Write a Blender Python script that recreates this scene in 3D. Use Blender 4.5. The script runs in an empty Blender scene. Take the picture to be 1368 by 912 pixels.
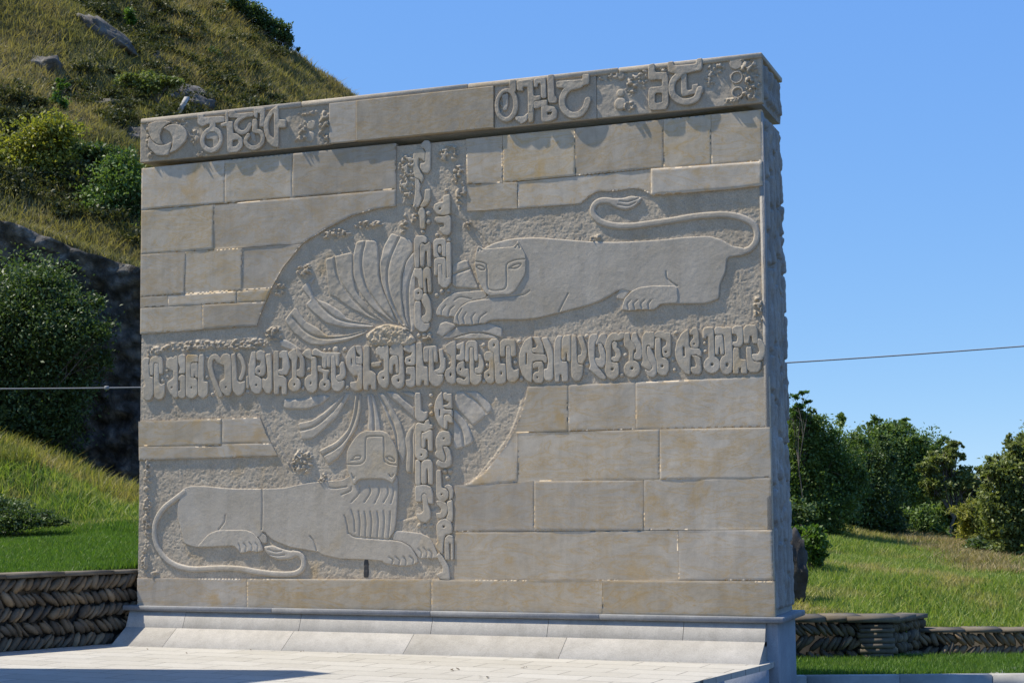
import bpy, math, random
import numpy as np
from mathutils import Vector, Matrix

random.seed(7); RNG = np.random.default_rng(7)
R = math.radians
S = bpy.context.scene
COL = S.collection

# ------------------------------------------------------------------ camera
CX, CY, CZ = 9.55722, -14.20155, 1.04811
YAW, PIT, ROL, FOC = -0.36129, 0.09988, -0.00791, 2119.72      # FOC in photo pixels (1368 wide)
cp, sp, cyw, syw = math.cos(PIT), math.sin(PIT), math.cos(YAW), math.sin(YAW)
FW = np.array([syw*cp, cyw*cp, sp]); R0 = np.array([cyw, -syw, 0.0]); U0 = np.cross(R0, FW)
RV = math.cos(ROL)*R0 + math.sin(ROL)*U0; UV = -math.sin(ROL)*R0 + math.cos(ROL)*U0
FH = np.array([syw, cyw, 0.0]); C0 = np.array([CX, CY, CZ])
cam_d = bpy.data.cameras.new('camera'); cam = bpy.data.objects.new('camera', cam_d); COL.objects.link(cam)
cam_d.sensor_width = 36.0; cam_d.lens = FOC/1368*36.0; cam_d.clip_start = 0.1; cam_d.clip_end = 3000
M = Matrix.Identity(4)
for i in range(3):
    M[i][0] = RV[i]; M[i][1] = UV[i]; M[i][2] = -FW[i]; M[i][3] = C0[i]
cam.matrix_world = M
S.camera = cam
# ------------------------------------------------------------------ light
LV = np.array([-0.60, -0.140, 1.0]); LV = LV/np.linalg.norm(LV)      # towards the sun
EL = math.asin(LV[2]); AZ = math.atan2(LV[0], LV[1])
W = bpy.data.worlds.new('World'); S.world = W; W.use_nodes = True
nt = W.node_tree; bg = nt.nodes['Background']
sky = nt.nodes.new('ShaderNodeTexSky'); sky.sky_type = 'NISHITA'; sky.sun_disc = False
sky.sun_elevation = EL; sky.sun_rotation = AZ; sky.altitude = 5000; sky.air_density = 0.8; sky.dust_density = 0.0; sky.ozone_density = 3.0
sep = nt.nodes.new('ShaderNodeSeparateColor'); cmb = nt.nodes.new('ShaderNodeCombineColor'); nt.links.new(sky.outputs[0], sep.inputs[0])
for i, (e_, k_) in enumerate([(0.58, 5.5), (0.40, 6.2), (0.10, 7.0)]):       # deeper, evener blue of a clear dry day
    a_ = nt.nodes.new('ShaderNodeMath'); a_.operation = 'MULTIPLY'; a_.inputs[1].default_value = 0.1
    b_ = nt.nodes.new('ShaderNodeMath'); b_.operation = 'POWER'; b_.inputs[1].default_value = e_
    c_ = nt.nodes.new('ShaderNodeMath'); c_.operation = 'MULTIPLY'; c_.inputs[1].default_value = k_
    nt.links.new(sep.outputs[i], a_.inputs[0]); nt.links.new(a_.outputs[0], b_.inputs[0]); nt.links.new(b_.outputs[0], c_.inputs[0]); nt.links.new(c_.outputs[0], cmb.inputs[i])
nt.links.new(cmb.outputs[0], bg.inputs[0]); bg.inputs[1].default_value = 0.10
sl = bpy.data.lights.new('sun', 'SUN'); sl.energy = 4.4; sl.angle = R(0.53); sl.color = (1.0, 0.93, 0.80)
so = bpy.data.objects.new('sun', sl); COL.objects.link(so); so.location = (0, 0, 40)
so.rotation_euler = Vector(LV).to_track_quat('Z', 'Y').to_euler()
S.view_settings.view_transform = 'Standard'; S.view_settings.look = 'None'; S.view_settings.exposure = 0.54; S.view_settings.gamma = 1
S.render.engine = 'CYCLES'

# ------------------------------------------------------------------ helpers
def ray(px, py):
    return FW + (px-684)/FOC*RV - (py-456)/FOC*UV
def on_y(px, py, y=0.0):                  # point of the plane y = const seen at a pixel of the photograph
    d = ray(px, py); t = (y-CY)/d[1]; return C0 + t*d
def on_z(px, py, z):
    d = ray(px, py); t = (z-CZ)/d[2]; return C0 + t*d
def at_v(px, py, v):                      # point at horizontal forward distance v
    d = ray(px, py); t = v/(d@FH); return C0 + t*d
def uv(u, v, z):                          # ground frame (right, forward) -> world
    p = C0 + u*R0 + v*FH; return np.array([p[0], p[1], z])
def to_uv(p):
    d = np.asarray(p) - C0; return d@R0, d@FH

def sstep(a, b, x):
    t = np.clip((x-a)/(b-a), 0, 1); return t*t*(3-2*t)
_T = np.random.default_rng(3).random((8, 256, 256))
def vn(x, y, k=0):
    t = _T[k % 8]; xi = np.floor(x).astype(int); yi = np.floor(y).astype(int)
    fx = x-xi; fy = y-yi; fx = fx*fx*(3-2*fx); fy = fy*fy*(3-2*fy)
    a = t[xi & 255, yi & 255]; b = t[(xi+1) & 255, yi & 255]; c = t[xi & 255, (yi+1) & 255]; d = t[(xi+1) & 255, (yi+1) & 255]
    return (a*(1-fx)+b*fx)*(1-fy) + (c*(1-fx)+d*fx)*fy
def fbm(x, y, k=0, o=4, g=0.5):
    s = 0; a = 1; n = 0
    for i in range(o):
        s = s + a*vn(x*2**i+17.3*i, y*2**i+5.1*i, k+i); n += a; a *= g
    return s/n - 0.5

def link(o, parent=None):
    COL.objects.link(o)
    if parent is not None:
        o.parent = parent
        w = parent.get('_w')
        if w is not None: o.location = (-w[0], -w[1], -w[2])
    return o
def mesh(name, V, faces, mat, parent=None, smooth=False, tint=None):
    """faces: list of int arrays (n,k)"""
    V = np.asarray(V, dtype=np.float32).reshape(-1, 3)
    me = bpy.data.meshes.new(name)
    if not isinstance(faces, list): faces = [faces]
    faces = [np.asarray(f, dtype=np.int32) for f in faces if len(f)]
    me.vertices.add(len(V)); me.vertices.foreach_set('co', V.ravel())
    L = np.concatenate([f.ravel() for f in faces]); tot = np.concatenate([np.full(len(f), f.shape[1], np.int32) for f in faces])
    me.loops.add(len(L)); me.loops.foreach_set('vertex_index', L)
    me.polygons.add(len(tot)); st = np.concatenate([[0], np.cumsum(tot)[:-1]]).astype(np.int32)
    me.polygons.foreach_set('loop_start', st)
    if smooth: me.polygons.foreach_set('use_smooth', np.ones(len(tot), dtype=bool))
    if tint is not None:
        at = me.attributes.new('tint', 'FLOAT', 'POINT'); at.data.foreach_set('value', np.asarray(tint, dtype=np.float32))
    me.update(calc_edges=True); me.validate()
    me.materials.append(mat)
    o = bpy.data.objects.new(name, me)
    return link(o, parent)
def thing(name, label, cat, loc, group=None):
    o = bpy.data.objects.new(name, None); COL.objects.link(o); o.location = tuple(float(c) for c in loc); o.empty_display_size = 0.2
    o['_w'] = [float(c) for c in loc]
    return tag(o, label, cat, group)
def tag(o, label, cat, group=None, kind=None):
    if label: o['label'] = label
    if cat: o['category'] = cat
    if group: o['group'] = group
    if kind: o['kind'] = kind
    return o
def structure(o): o['kind'] = 'structure'; return o
def grid_faces(nx, ny):
    i = np.arange(nx*ny).reshape(nx, ny)
    return np.stack([i[:-1, :-1], i[1:, :-1], i[1:, 1:], i[:-1, 1:]], -1).reshape(-1, 4)
class MB:
    def __init__(s): s.V = []; s.F = {}; s.n = 0; s.t = []
    def add(s, V, F, tint=0.5):
        V = np.asarray(V, float).reshape(-1, 3); F = np.asarray(F, int)
        s.F.setdefault(F.shape[1], []).append(F+s.n); s.V.append(V); s.n += len(V); s.t.append(np.full(len(V), tint))
    def box(s, a, b, ch=0.0, tint=0.5):
        a = np.minimum(a, b).astype(float) if False else np.array(a, float); b = np.array(b, float)
        if ch <= 0:
            V = [[x, y, z] for x in (a[0], b[0]) for y in (a[1], b[1]) for z in (a[2], b[2])]
            s.add(V, [[0, 1, 3, 2], [4, 6, 7, 5], [0, 4, 5, 1], [2, 3, 7, 6], [0, 2, 6, 4], [1, 5, 7, 3]], tint); return
        bm_box(s, a, b, ch, tint)
    def build(s, name, mat, parent=None, smooth=False):
        return mesh(name, np.concatenate(s.V), [np.concatenate(f) for f in s.F.values()], mat, parent, smooth, np.concatenate(s.t))
def bm_box(s, a, b, ch, tint):
    import bmesh
    bm = bmesh.new(); bmesh.ops.create_cube(bm, size=1)
    for v in bm.verts:
        v.co = Vector(((a[0]+b[0])/2+v.co.x*(b[0]-a[0]), (a[1]+b[1])/2+v.co.y*(b[1]-a[1]), (a[2]+b[2])/2+v.co.z*(b[2]-a[2])))
    bmesh.ops.bevel(bm, geom=bm.edges[:], offset=ch, segments=1, affect='EDGES')
    bm.verts.index_update(); V = [v.co[:] for v in bm.verts]; base = s.n; first = True
    fs = {}
    for f in bm.faces: fs.setdefault(len(f.verts), []).append([v.index for v in f.verts])
    V = np.array(V); s.V.append(V); s.n += len(V); s.t.append(np.full(len(V), tint))
    for k, f in fs.items(): s.F.setdefault(k, []).append(np.array(f)+base)
    bm.free()
def tube(mb, pts, rad, seg=7, tint=0.5):
    pts = np.asarray(pts, float); n = len(pts); rad = np.broadcast_to(np.asarray(rad, float), (n,))
    T = np.gradient(pts, axis=0); T /= np.linalg.norm(T, axis=1)[:, None]+1e-9
    ref = np.array([0.31, 0.87, 0.2]); A = np.cross(T, ref); A /= np.linalg.norm(A, axis=1)[:, None]+1e-9; B = np.cross(T, A)
    th = np.linspace(0, 2*math.pi, seg, endpoint=False)
    V = pts[:, None, :] + rad[:, None, None]*(np.cos(th)[None, :, None]*A[:, None, :] + np.sin(th)[None, :, None]*B[:, None, :])
    i = np.arange(n*seg).reshape(n, seg); j = np.roll(i, -1, axis=1)
    F = np.stack([i[:-1], j[:-1], j[1:], i[1:]], -1).reshape(-1, 4)
    mb.add(V.reshape(-1, 3), F, tint)

# ------------------------------------------------------------------ materials
def mat_new(name, rough=0.85, spec=0.25):
    m = bpy.data.materials.new(name); m.use_nodes = True; n = m.node_tree.nodes; l = m.node_tree.links
    b = n['Principled BSDF']; b.inputs['Roughness'].default_value = rough; b.inputs['Specular IOR Level'].default_value = spec
    return m, n, l, b
def noise(n, l, vec, scale, detail=4, rough=0.55, dist=0.0):
    t = n.new('ShaderNodeTexNoise'); t.inputs['Scale'].default_value = scale; t.inputs['Detail'].default_value = detail
    t.inputs['Roughness'].default_value = rough; t.inputs['Distortion'].default_value = dist
    if vec is not None: l.new(vec, t.inputs['Vector'])
    return t.outputs['Fac']
def ramp(n, l, fac, stops):
    r = n.new('ShaderNodeValToRGB'); e = r.color_ramp.elements
    while len(e) < len(stops): e.new(0.5)
    for q, (p, c) in zip(e, stops):
        q.position = p; q.color = c if len(c) == 4 else (*c, 1)
    l.new(fac, r.inputs[0]); return r.outputs[0]
def mixc(n, l, fac, a, b, mode='MIX'):
    x = n.new('ShaderNodeMix'); x.data_type = 'RGBA'; x.blend_type = mode
    for i, v in ((0, fac), (6, a), (7, b)):
        if hasattr(v, 'is_linked') or hasattr(v, 'links'): l.new(v, x.inputs[i])
        else: x.inputs[i].default_value = v if i == 0 else (*v, 1)
    return x.outputs[2]
def math_(n, l, op, a, b=None, clamp=False):
    x = n.new('ShaderNodeMath'); x.operation = op; x.use_clamp = clamp
    for i, v in ((0, a), (1, b)):
        if v is None: continue
        if hasattr(v, 'links'): l.new(v, x.inputs[i])
        else: x.inputs[i].default_value = v
    return x.outputs[0]
def bump(n, l, b, h, strength, dist, prev=None):
    x = n.new('ShaderNodeBump'); x.inputs['Strength'].default_value = strength; x.inputs['Distance'].default_value = dist
    l.new(h, x.inputs['Height'])
    if prev is not None: l.new(prev, x.inputs['Normal'])
    l.new(x.outputs[0], b.inputs['Normal']); return x.outputs[0]
def pos(n): return n.new('ShaderNodeNewGeometry').outputs['Position']

def stone_mat(name, c1, c2, stain, stain_amt, stain_lo, bumpd, speck=0.25, per_obj=0.16, veins=True, rough=0.85):
    m, n, l, b = mat_new(name, rough)
    oi = n.new('ShaderNodeObjectInfo').outputs['Random']
    p = pos(n); off = n.new('ShaderNodeVectorMath'); off.operation = 'ADD'; l.new(p, off.inputs[0])
    cb = n.new('ShaderNodeCombineXYZ'); l.new(math_(n, l, 'MULTIPLY', oi, 9.0), cb.inputs[0]); l.new(math_(n, l, 'MULTIPLY', oi, 23.0), cb.inputs[2])
    l.new(cb.outputs[0], off.inputs[1]); v = off.outputs[0]
    big = noise(n, l, v, 1.7, 6, 0.62, 0.8)
    col = ramp(n, l, big, [(0.3, c1), (0.7, c2)])
    mid = noise(n, l, v, 9, 5, 0.7, 0.4)
    col = mixc(n, l, math_(n, l, 'MULTIPLY', ramp(n, l, mid, [(0.42, (0, 0, 0)), (0.75, (1, 1, 1))]), 0.35), col, tuple(x*0.72 for x in c1))
    if veins:
        st = n.new('ShaderNodeMapping'); l.new(v, st.inputs[0]); st.inputs['Scale'].default_value = (0.8, 1, 2.6)
        vn_ = noise(n, l, st.outputs[0], 2.1, 5, 0.6, 2.2)
        band = math_(n, l, 'ABSOLUTE', math_(n, l, 'SUBTRACT', vn_, 0.52))
        vm = ramp(n, l, band, [(0.0, (1, 1, 1)), (0.016, (0.35, 0.35, 0.35)), (0.09, (0, 0, 0))])
        col = mixc(n, l, math_(n, l, 'MULTIPLY', vm, 0.7), col, stain)
    sn = noise(n, l, v, 2.3, 4, 0.6, 0.6)
    sm = ramp(n, l, sn, [(stain_lo, (0, 0, 0)), (stain_lo+0.17, (1, 1, 1))])
    so_ = ramp(n, l, math_(n, l, 'FRACT', math_(n, l, 'MULTIPLY', oi, 7.31)), [(0.2, (0.35, 0.35, 0.35)), (0.8, (1.5, 1.5, 1.5))])
    col = mixc(n, l, math_(n, l, 'MULTIPLY', math_(n, l, 'MULTIPLY', sm, stain_amt*1.4), so_, True), col, stain)
    ms = n.new('ShaderNodeMapping'); l.new(p, ms.inputs[0]); ms.inputs['Scale'].default_value = (3.2, 3.2, 0.35)      # rain streaks
    sk = ramp(n, l, noise(n, l, ms.outputs[0], 2.4, 5, 0.65, 0.3), [(0.46, (1, 1, 1)), (0.72, (0.70, 0.69, 0.68))])
    col = mixc(n, l, 0.40, col, sk, 'MULTIPLY')
    fine = noise(n, l, p, 90, 4, 0.7)
    col = mixc(n, l, speck, col, ramp(n, l, fine, [(0.3, (0.55, 0.55, 0.55)), (0.7, (1.35, 1.33, 1.3))]), 'MULTIPLY')
    val = n.new('ShaderNodeHueSaturation'); l.new(col, val.inputs['Color'])
    l.new(math_(n, l, 'ADD', math_(n, l, 'MULTIPLY', math_(n, l, 'FRACT', math_(n, l, 'MULTIPLY', oi, 13.7)), 0.26 if veins else 0.15), 0.93), val.inputs['Saturation'])
    l.new(math_(n, l, 'ADD', math_(n, l, 'MULTIPLY', oi, per_obj), 1-per_obj/2), val.inputs['Value'])
    l.new(val.outputs[0], b.inputs['Base Color'])
    h = noise(n, l, p, 26, 8, 0.7)
    bump(n, l, b, h, 0.55, bumpd)
    return m
M_slab = stone_mat('limestone_slab', (0.45, 0.375, 0.275), (0.56, 0.485, 0.38), (0.48, 0.325, 0.15), 0.48, 0.55, 0.0035, 0.15, per_obj=0.32)
M_relief = stone_mat('limestone_relief', (0.45, 0.38, 0.28), (0.54, 0.47, 0.37), (0.47, 0.33, 0.155), 0.42, 0.57, 0.006, 0.25, veins=False, per_obj=0.1)
M_letter = stone_mat('limestone_letter', (0.46, 0.385, 0.28), (0.55, 0.475, 0.365), (0.48, 0.325, 0.145), 0.40, 0.54, 0.006, 0.3, veins=False, per_obj=0.14)
M_field = stone_mat('limestone_tooled', (0.45, 0.365, 0.255), (0.56, 0.47, 0.345), (0.46, 0.325, 0.165), 0.35, 0.56, 0.012, 0.6, veins=False)
M_lint = stone_mat('limestone_lintel', (0.40, 0.335, 0.25), (0.51, 0.44, 0.34), (0.42, 0.295, 0.155), 0.35, 0.56, 0.010, 0.45, veins=False, per_obj=0.10)
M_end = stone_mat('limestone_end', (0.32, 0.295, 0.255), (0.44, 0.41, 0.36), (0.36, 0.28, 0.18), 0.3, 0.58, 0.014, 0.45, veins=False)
M_ledge = stone_mat('grey_ledge', (0.20, 0.20, 0.20), (0.30, 0.30, 0.295), (0.2, 0.19, 0.17), 0.3, 0.6, 0.004, 0.35, veins=False)
M_plinth = stone_mat('grey_plinth', (0.36, 0.335, 0.29), (0.45, 0.42, 0.37), (0.28, 0.26, 0.22), 0.35, 0.55, 0.004, 0.4, veins=False, per_obj=0.12)
M_pier = stone_mat('grey_pier', (0.27, 0.285, 0.30), (0.36, 0.37, 0.38), (0.42, 0.42, 0.42), 0.3, 0.6, 0.004, 0.35, veins=False)

def simple_noise_mat(name, stops, scale, rough=0.9, bd=0.02, bscale=None, spec=0.2, detail=6, tint=None):
    m, n, l, b = mat_new(name, rough, spec); p = pos(n)
    f = noise(n, l, p, scale, detail, 0.65, 0.3)
    c = ramp(n, l, f, stops)
    if tint:
        a = n.new('ShaderNodeAttribute'); a.attribute_name = 'tint'
        c = mixc(n, l, 0.9, c, ramp(n, l, a.outputs['Fac'], tint), 'MULTIPLY')
    l.new(c, b.inputs['Base Color'])
    if bd: bump(n, l, b, noise(n, l, p, bscale or scale*4, 6, 0.7), 0.7, bd)
    return m
M_rock = simple_noise_mat('hill_rock', [(0.3, (0.06, 0.056, 0.05)), (0.5, (0.13, 0.12, 0.105)), (0.7, (0.21, 0.195, 0.17))], 2.6, bd=0.06, bscale=6)
M_cliff = simple_noise_mat('cliff_rock', [(0.35, (0.07, 0.064, 0.056)), (0.52, (0.15, 0.138, 0.118)), (0.68, (0.26, 0.24, 0.205))], 4.5, bd=0.12, bscale=9)
M_cobble = simple_noise_mat('river_cobble', [(0.3, (0.12, 0.098, 0.072)), (0.7, (0.24, 0.205, 0.155))], 5, bd=0.006, bscale=40,
                            tint=[(0.0, (0.45, 0.43, 0.42)), (0.5, (0.85, 0.8, 0.72)), (0.85, (1.2, 1.02, 0.8)), (1, (1.4, 1.25, 1.05))])
M_mortar = simple_noise_mat('dark_mortar', [(0.3, (0.035, 0.032, 0.027)), (0.7, (0.07, 0.064, 0.054))], 9, bd=0)
M_cap = simple_noise_mat('cap_stone', [(0.3, (0.10, 0.085, 0.065)), (0.7, (0.20, 0.172, 0.13))], 4, bd=0)
M_kerb = simple_noise_mat('pale_kerb', [(0.3, (0.30, 0.29, 0.265)), (0.7, (0.40, 0.39, 0.36))], 6, bd=0.004)
M_bark = simple_noise_mat('bark', [(0.3, (0.09, 0.075, 0.06)), (0.7, (0.19, 0.165, 0.14))], 12, bd=0.02)
M_asph = simple_noise_mat('asphalt', [(0.3, (0.045, 0.045, 0.047)), (0.7, (0.065, 0.065, 0.066))], 30, bd=0.005)
M_boulder = simple_noise_mat('dark_boulder', [(0.3, (0.05, 0.048, 0.045)), (0.7, (0.10, 0.095, 0.088))], 5, bd=0.02)
M_cable = simple_noise_mat('cable_sheath', [(0.3, (0.22, 0.22, 0.22)), (0.7, (0.30, 0.30, 0.30))], 5, bd=0)
M_post = simple_noise_mat('pale_concrete', [(0.3, (0.42, 0.41, 0.39)), (0.7, (0.52, 0.51, 0.49))], 12, bd=0.004)
M_build = simple_noise_mat('plaster', [(0.3, (0.42, 0.40, 0.36)), (0.7, (0.48, 0.46, 0.42))], 2, bd=0.004)
M_glass = simple_noise_mat('window_glass', [(0.3, (0.03, 0.035, 0.04)), (0.7, (0.05, 0.055, 0.06))], 1, rough=0.1, bd=0, spec=0.5)
M_twig = simple_noise_mat('dry_leaf', [(0.3, (0.08, 0.06, 0.04)), (0.7, (0.16, 0.12, 0.08))], 9, bd=0)

def cliff_stones():
    m = M_cliff; n = m.node_tree.nodes; l = m.node_tree.links; b = n['Principled BSDF']; p = pos(n)
    v = n.new('ShaderNodeTexVoronoi'); v.inputs['Scale'].default_value = 5.5; l.new(p, v.inputs['Vector'])
    old = b.inputs['Base Color'].links[0].from_socket
    c = mixc(n, l, 0.6, old, ramp(n, l, v.outputs['Distance'], [(0.0, (2.0, 1.95, 1.85)), (0.45, (0.9, 0.9, 0.9)), (0.7, (0.25, 0.25, 0.25))]), 'MULTIPLY')
    l.new(c, b.inputs['Base Color'])
    h = math_(n, l, 'MULTIPLY', v.outputs['Distance'], -1.0); bump(n, l, b, h, 0.8, 0.05, b.inputs['Normal'].links[0].from_socket)
cliff_stones()
def ground_mat():
    m, n, l, b = mat_new('turf_soil', 0.95, 0.1); p = pos(n)
    a = ramp(n, l, noise(n, l, p, 0.55, 6, 0.65, 0.6), [(0.32, (0.06, 0.08, 0.022)), (0.5, (0.12, 0.12, 0.045)), (0.68, (0.24, 0.19, 0.095))])
    f = ramp(n, l, noise(n, l, p, 14, 5, 0.7), [(0.3, (0.6, 0.6, 0.6)), (0.7, (1.3, 1.28, 1.2))])
    l.new(mixc(n, l, 0.8, a, f, 'MULTIPLY'), b.inputs['Base Color'])
    bump(n, l, b, noise(n, l, p, 9, 8, 0.75), 1.0, 0.08)
    return m
M_ground = ground_mat()
def leaf_mat(name, dark, mid, light, trans=0.35, gloss=0.35, patch=None):
    m, n, l, b = mat_new(name, 0.5, gloss); p = pos(n)
    a = n.new('ShaderNodeAttribute'); a.attribute_name = 'tint'
    c = ramp(n, l, a.outputs['Fac'], [(0.0, dark), (0.5, mid), (1.0, light)])
    if patch:
        pf = ramp(n, l, noise(n, l, p, patch[1], 4, 0.6, 0.4), [(patch[2], (0, 0, 0)), (patch[3], (1, 1, 1))])
        c = mixc(n, l, math_(n, l, 'MULTIPLY', pf, 0.85), c, patch[0])
    l.new(c, b.inputs['Base Color'])
    t = n.new('ShaderNodeBsdfTranslucent'); l.new(mixc(n, l, 1.0, c, (1.15, 1.25, 0.5), 'MULTIPLY'), t.inputs['Color'])
    mx = n.new('ShaderNodeMixShader'); mx.inputs[0].default_value = trans
    out = n['Material Output']; l.new(b.outputs[0], mx.inputs[1]); l.new(t.outputs[0], mx.inputs[2]); l.new(mx.outputs[0], out.inputs[0])
    return m
M_lf_dark = leaf_mat('leaf_dark', (0.043, 0.070, 0.027), (0.082, 0.129, 0.043), (0.146, 0.205, 0.069), 0.3)
M_lf_mid = leaf_mat('leaf_mid', (0.063, 0.109, 0.034), (0.122, 0.189, 0.055), (0.221, 0.304, 0.088), 0.35)
M_lf_bright = leaf_mat('leaf_bright', (0.056, 0.105, 0.022), (0.098, 0.175, 0.036), (0.168, 0.266, 0.056), 0.4)
M_lf_yel = leaf_mat('leaf_yellow', (0.132, 0.151, 0.036), (0.263, 0.274, 0.057), (0.466, 0.405, 0.081), 0.4)
M_lf_olive = leaf_mat('leaf_olive', (0.100, 0.124, 0.044), (0.176, 0.210, 0.068), (0.280, 0.310, 0.110), 0.35)
M_gr_lawn = leaf_mat('grass_lawn', (0.065, 0.13, 0.020), (0.115, 0.215, 0.034), (0.20, 0.30, 0.06), 0.4, 0.3, ((0.15, 0.22, 0.05), 2.3, 0.52, 0.72))
M_gr_bank = leaf_mat('grass_bank', (0.12, 0.20, 0.04), (0.23, 0.31, 0.065), (0.44, 0.43, 0.15), 0.4, 0.3, ((0.46, 0.37, 0.18), 0.75, 0.50, 0.66))
M_gr_hill = leaf_mat('grass_hill', (0.10, 0.098, 0.042), (0.20, 0.185, 0.085), (0.34, 0.285, 0.15), 0.35, 0.15, ((0.36, 0.285, 0.16), 0.22, 0.47, 0.66))
M_gr_bank2 = leaf_mat('grass_bank_dry', (0.11, 0.15, 0.032), (0.23, 0.25, 0.055), (0.44, 0.39, 0.14), 0.4, 0.3, ((0.46, 0.37, 0.18), 1.3, 0.44, 0.60))
M_hilldry = leaf_mat('grass_hill_dry', (0.20, 0.155, 0.075), (0.34, 0.265, 0.135), (0.48, 0.39, 0.21), 0.3, 0.1)
M_straw = leaf_mat('straw', (0.20, 0.15, 0.075), (0.34, 0.27, 0.14), (0.48, 0.40, 0.23), 0.3, 0.15)
M_scrub = leaf_mat('scrub', (0.035, 0.043, 0.020), (0.069, 0.077, 0.035), (0.138, 0.144, 0.069), 0.25, 0.1)

def paving_mat():
    m, n, l, b = mat_new('pale_paving', 0.75, 0.3); p = pos(n)
    mp = n.new('ShaderNodeMapping'); l.new(p, mp.inputs[0]); mp.inputs['Rotation'].default_value = (0, 0, R(4))
    bt = n.new('ShaderNodeTexBrick'); l.new(mp.outputs[0], bt.inputs['Vector'])
    bt.inputs['Scale'].default_value = 1; bt.inputs['Brick Width'].default_value = 0.62; bt.inputs['Row Height'].default_value = 0.31
    bt.inputs['Mortar Size'].default_value = 0.006; bt.inputs['Mortar Smooth'].default_value = 0.2; bt.inputs['Bias'].default_value = -0.1
    bt.inputs['Color1'].default_value = (0.40, 0.375, 0.32, 1); bt.inputs['Color2'].default_value = (0.475, 0.45, 0.395, 1); bt.inputs['Mortar'].default_value = (0.11, 0.10, 0.085, 1)
    wob = noise(n, l, p, 2.0, 4, 0.6)
    mk = ramp(n, l, wob, [(0.42, (0, 0, 0)), (0.60, (1, 1, 1))])
    plain = ramp(n, l, noise(n, l, p, 3, 6, 0.6), [(0.3, (0.38, 0.355, 0.305)), (0.7, (0.48, 0.455, 0.40))])
    c = mixc(n, l, math_(n, l, 'MULTIPLY', mk, 0.45), bt.outputs['Color'], plain)
    c = mixc(n, l, 0.35, c, ramp(n, l, noise(n, l, p, 40, 4, 0.7), [(0.3, (0.7, 0.7, 0.7)), (0.7, (1.2, 1.2, 1.2))]), 'MULTIPLY')
    l.new(c, b.inputs['Base Color'])
    bump(n, l, b, bt.outputs['Fac'], 0.4, -0.004)
    return m
M_pave = paving_mat()

# ------------------------------------------------------------------ relief tool-kit (everything on the wall plane, metres)
def crop(ox, oy, s): return lambda pts: [(ox+x/s, oy+y/s) for x, y in pts]
def flat(pts, y): return np.array([on_y(a, b, y)[[0, 2]] for a, b in pts])
def d_seg(X, Z, a, b):
    ab = b-a; L2 = ab@ab+1e-12; t = np.clip(((X-a[0])*ab[0]+(Z-a[1])*ab[1])/L2, 0, 1)
    return np.hypot(X-a[0]-t*ab[0], Z-a[1]-t*ab[1])
def d_line(X, Z, P):
    d = np.full(X.shape, 1e9)
    for a, b in zip(P[:-1], P[1:]): d = np.minimum(d, d_seg(X, Z, a, b))
    return d
def d_poly(X, Z, P):
    d = np.full(X.shape, 1e9); ins = np.zeros(X.shape, bool); n = len(P)
    for i in range(n):
        a = P[i]; b = P[(i+1) % n]; d = np.minimum(d, d_seg(X, Z, a, b))
        c = (a[1] > Z) != (b[1] > Z)
        with np.errstate(divide='ignore', invalid='ignore'):
            xi = (b[0]-a[0])*(Z-a[1])/(b[1]-a[1]+1e-15)+a[0]
        ins ^= c & (X < xi)
    return np.where(ins, d, -d)
def catmull(P, n=4, closed=False):
    P = np.asarray(P, float)
    Q = np.vstack([P[-1:], P, P[:2]]) if closed else np.vstack([2*P[:1]-P[1:2], P, 2*P[-1:]-P[-2:-1]])
    out = []
    for i in range(1, len(Q)-2):
        p0, p1, p2, p3 = Q[i-1], Q[i], Q[i+1], Q[i+2]
        for t in np.linspace(0, 1, n, endpoint=False):
            out.append(0.5*((2*p1)+(-p0+p2)*t+(2*p0-5*p1+4*p2-p3)*t*t+(-p0+3*p1-3*p2+p3)*t**3))
    if not closed: out.append(Q[-2])
    return np.array(out)
def chaikin(P, k=2, q=0.13):
    P = np.asarray(P, float)
    for _ in range(k):
        N = np.roll(P, -1, axis=0); P = np.stack([P*(1-q)+N*q, P*q+N*(1-q)], 1).reshape(-1, 2)
    return P
PXM = 1/138.0        # metres per photo pixel on the wall (nominal)
def shape(X, Z, s, y):
    k = s[0].lstrip('-')
    if k == 'P': return d_poly(X, Z, chaikin(flat(s[1], y)))            # polygon, corners rounded
    if k == 'Q': return d_poly(X, Z, flat(s[1], y))                     # polygon, sharp corners
    if k == 'S': return s[2]*PXM/2 - d_line(X, Z, catmull(flat(s[1], y)))
    if k == 'C':
        c = flat([s[1]], y)[0]; return s[2]*PXM - np.hypot(X-c[0], Z-c[1])
    if k == 'E':
        c = flat([s[1]], y)[0]; a, b = s[2]*PXM, s[3]*PXM
        return (1-np.hypot((X-c[0])/a, (Z-c[1])/b))*min(a, b)
def extent(shapes, y):
    lo = np.array([1e9, 1e9]); hi = -lo
    for s in shapes:
        if s[0][0] == '-': continue
        if s[0] in ('C', 'E'): c = flat([s[1]], y)[0]; r = (max(s[2:]))*PXM; P = np.array([c-r, c+r])
        else:
            P = flat(s[1], y); r = s[2]*PXM/2 if s[0] == 'S' else 0.02; P = np.vstack([P-r, P+r])
        lo = np.minimum(lo, P.min(0)); hi = np.maximum(hi, P.max(0))
    return lo-0.015, hi+0.015
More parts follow.
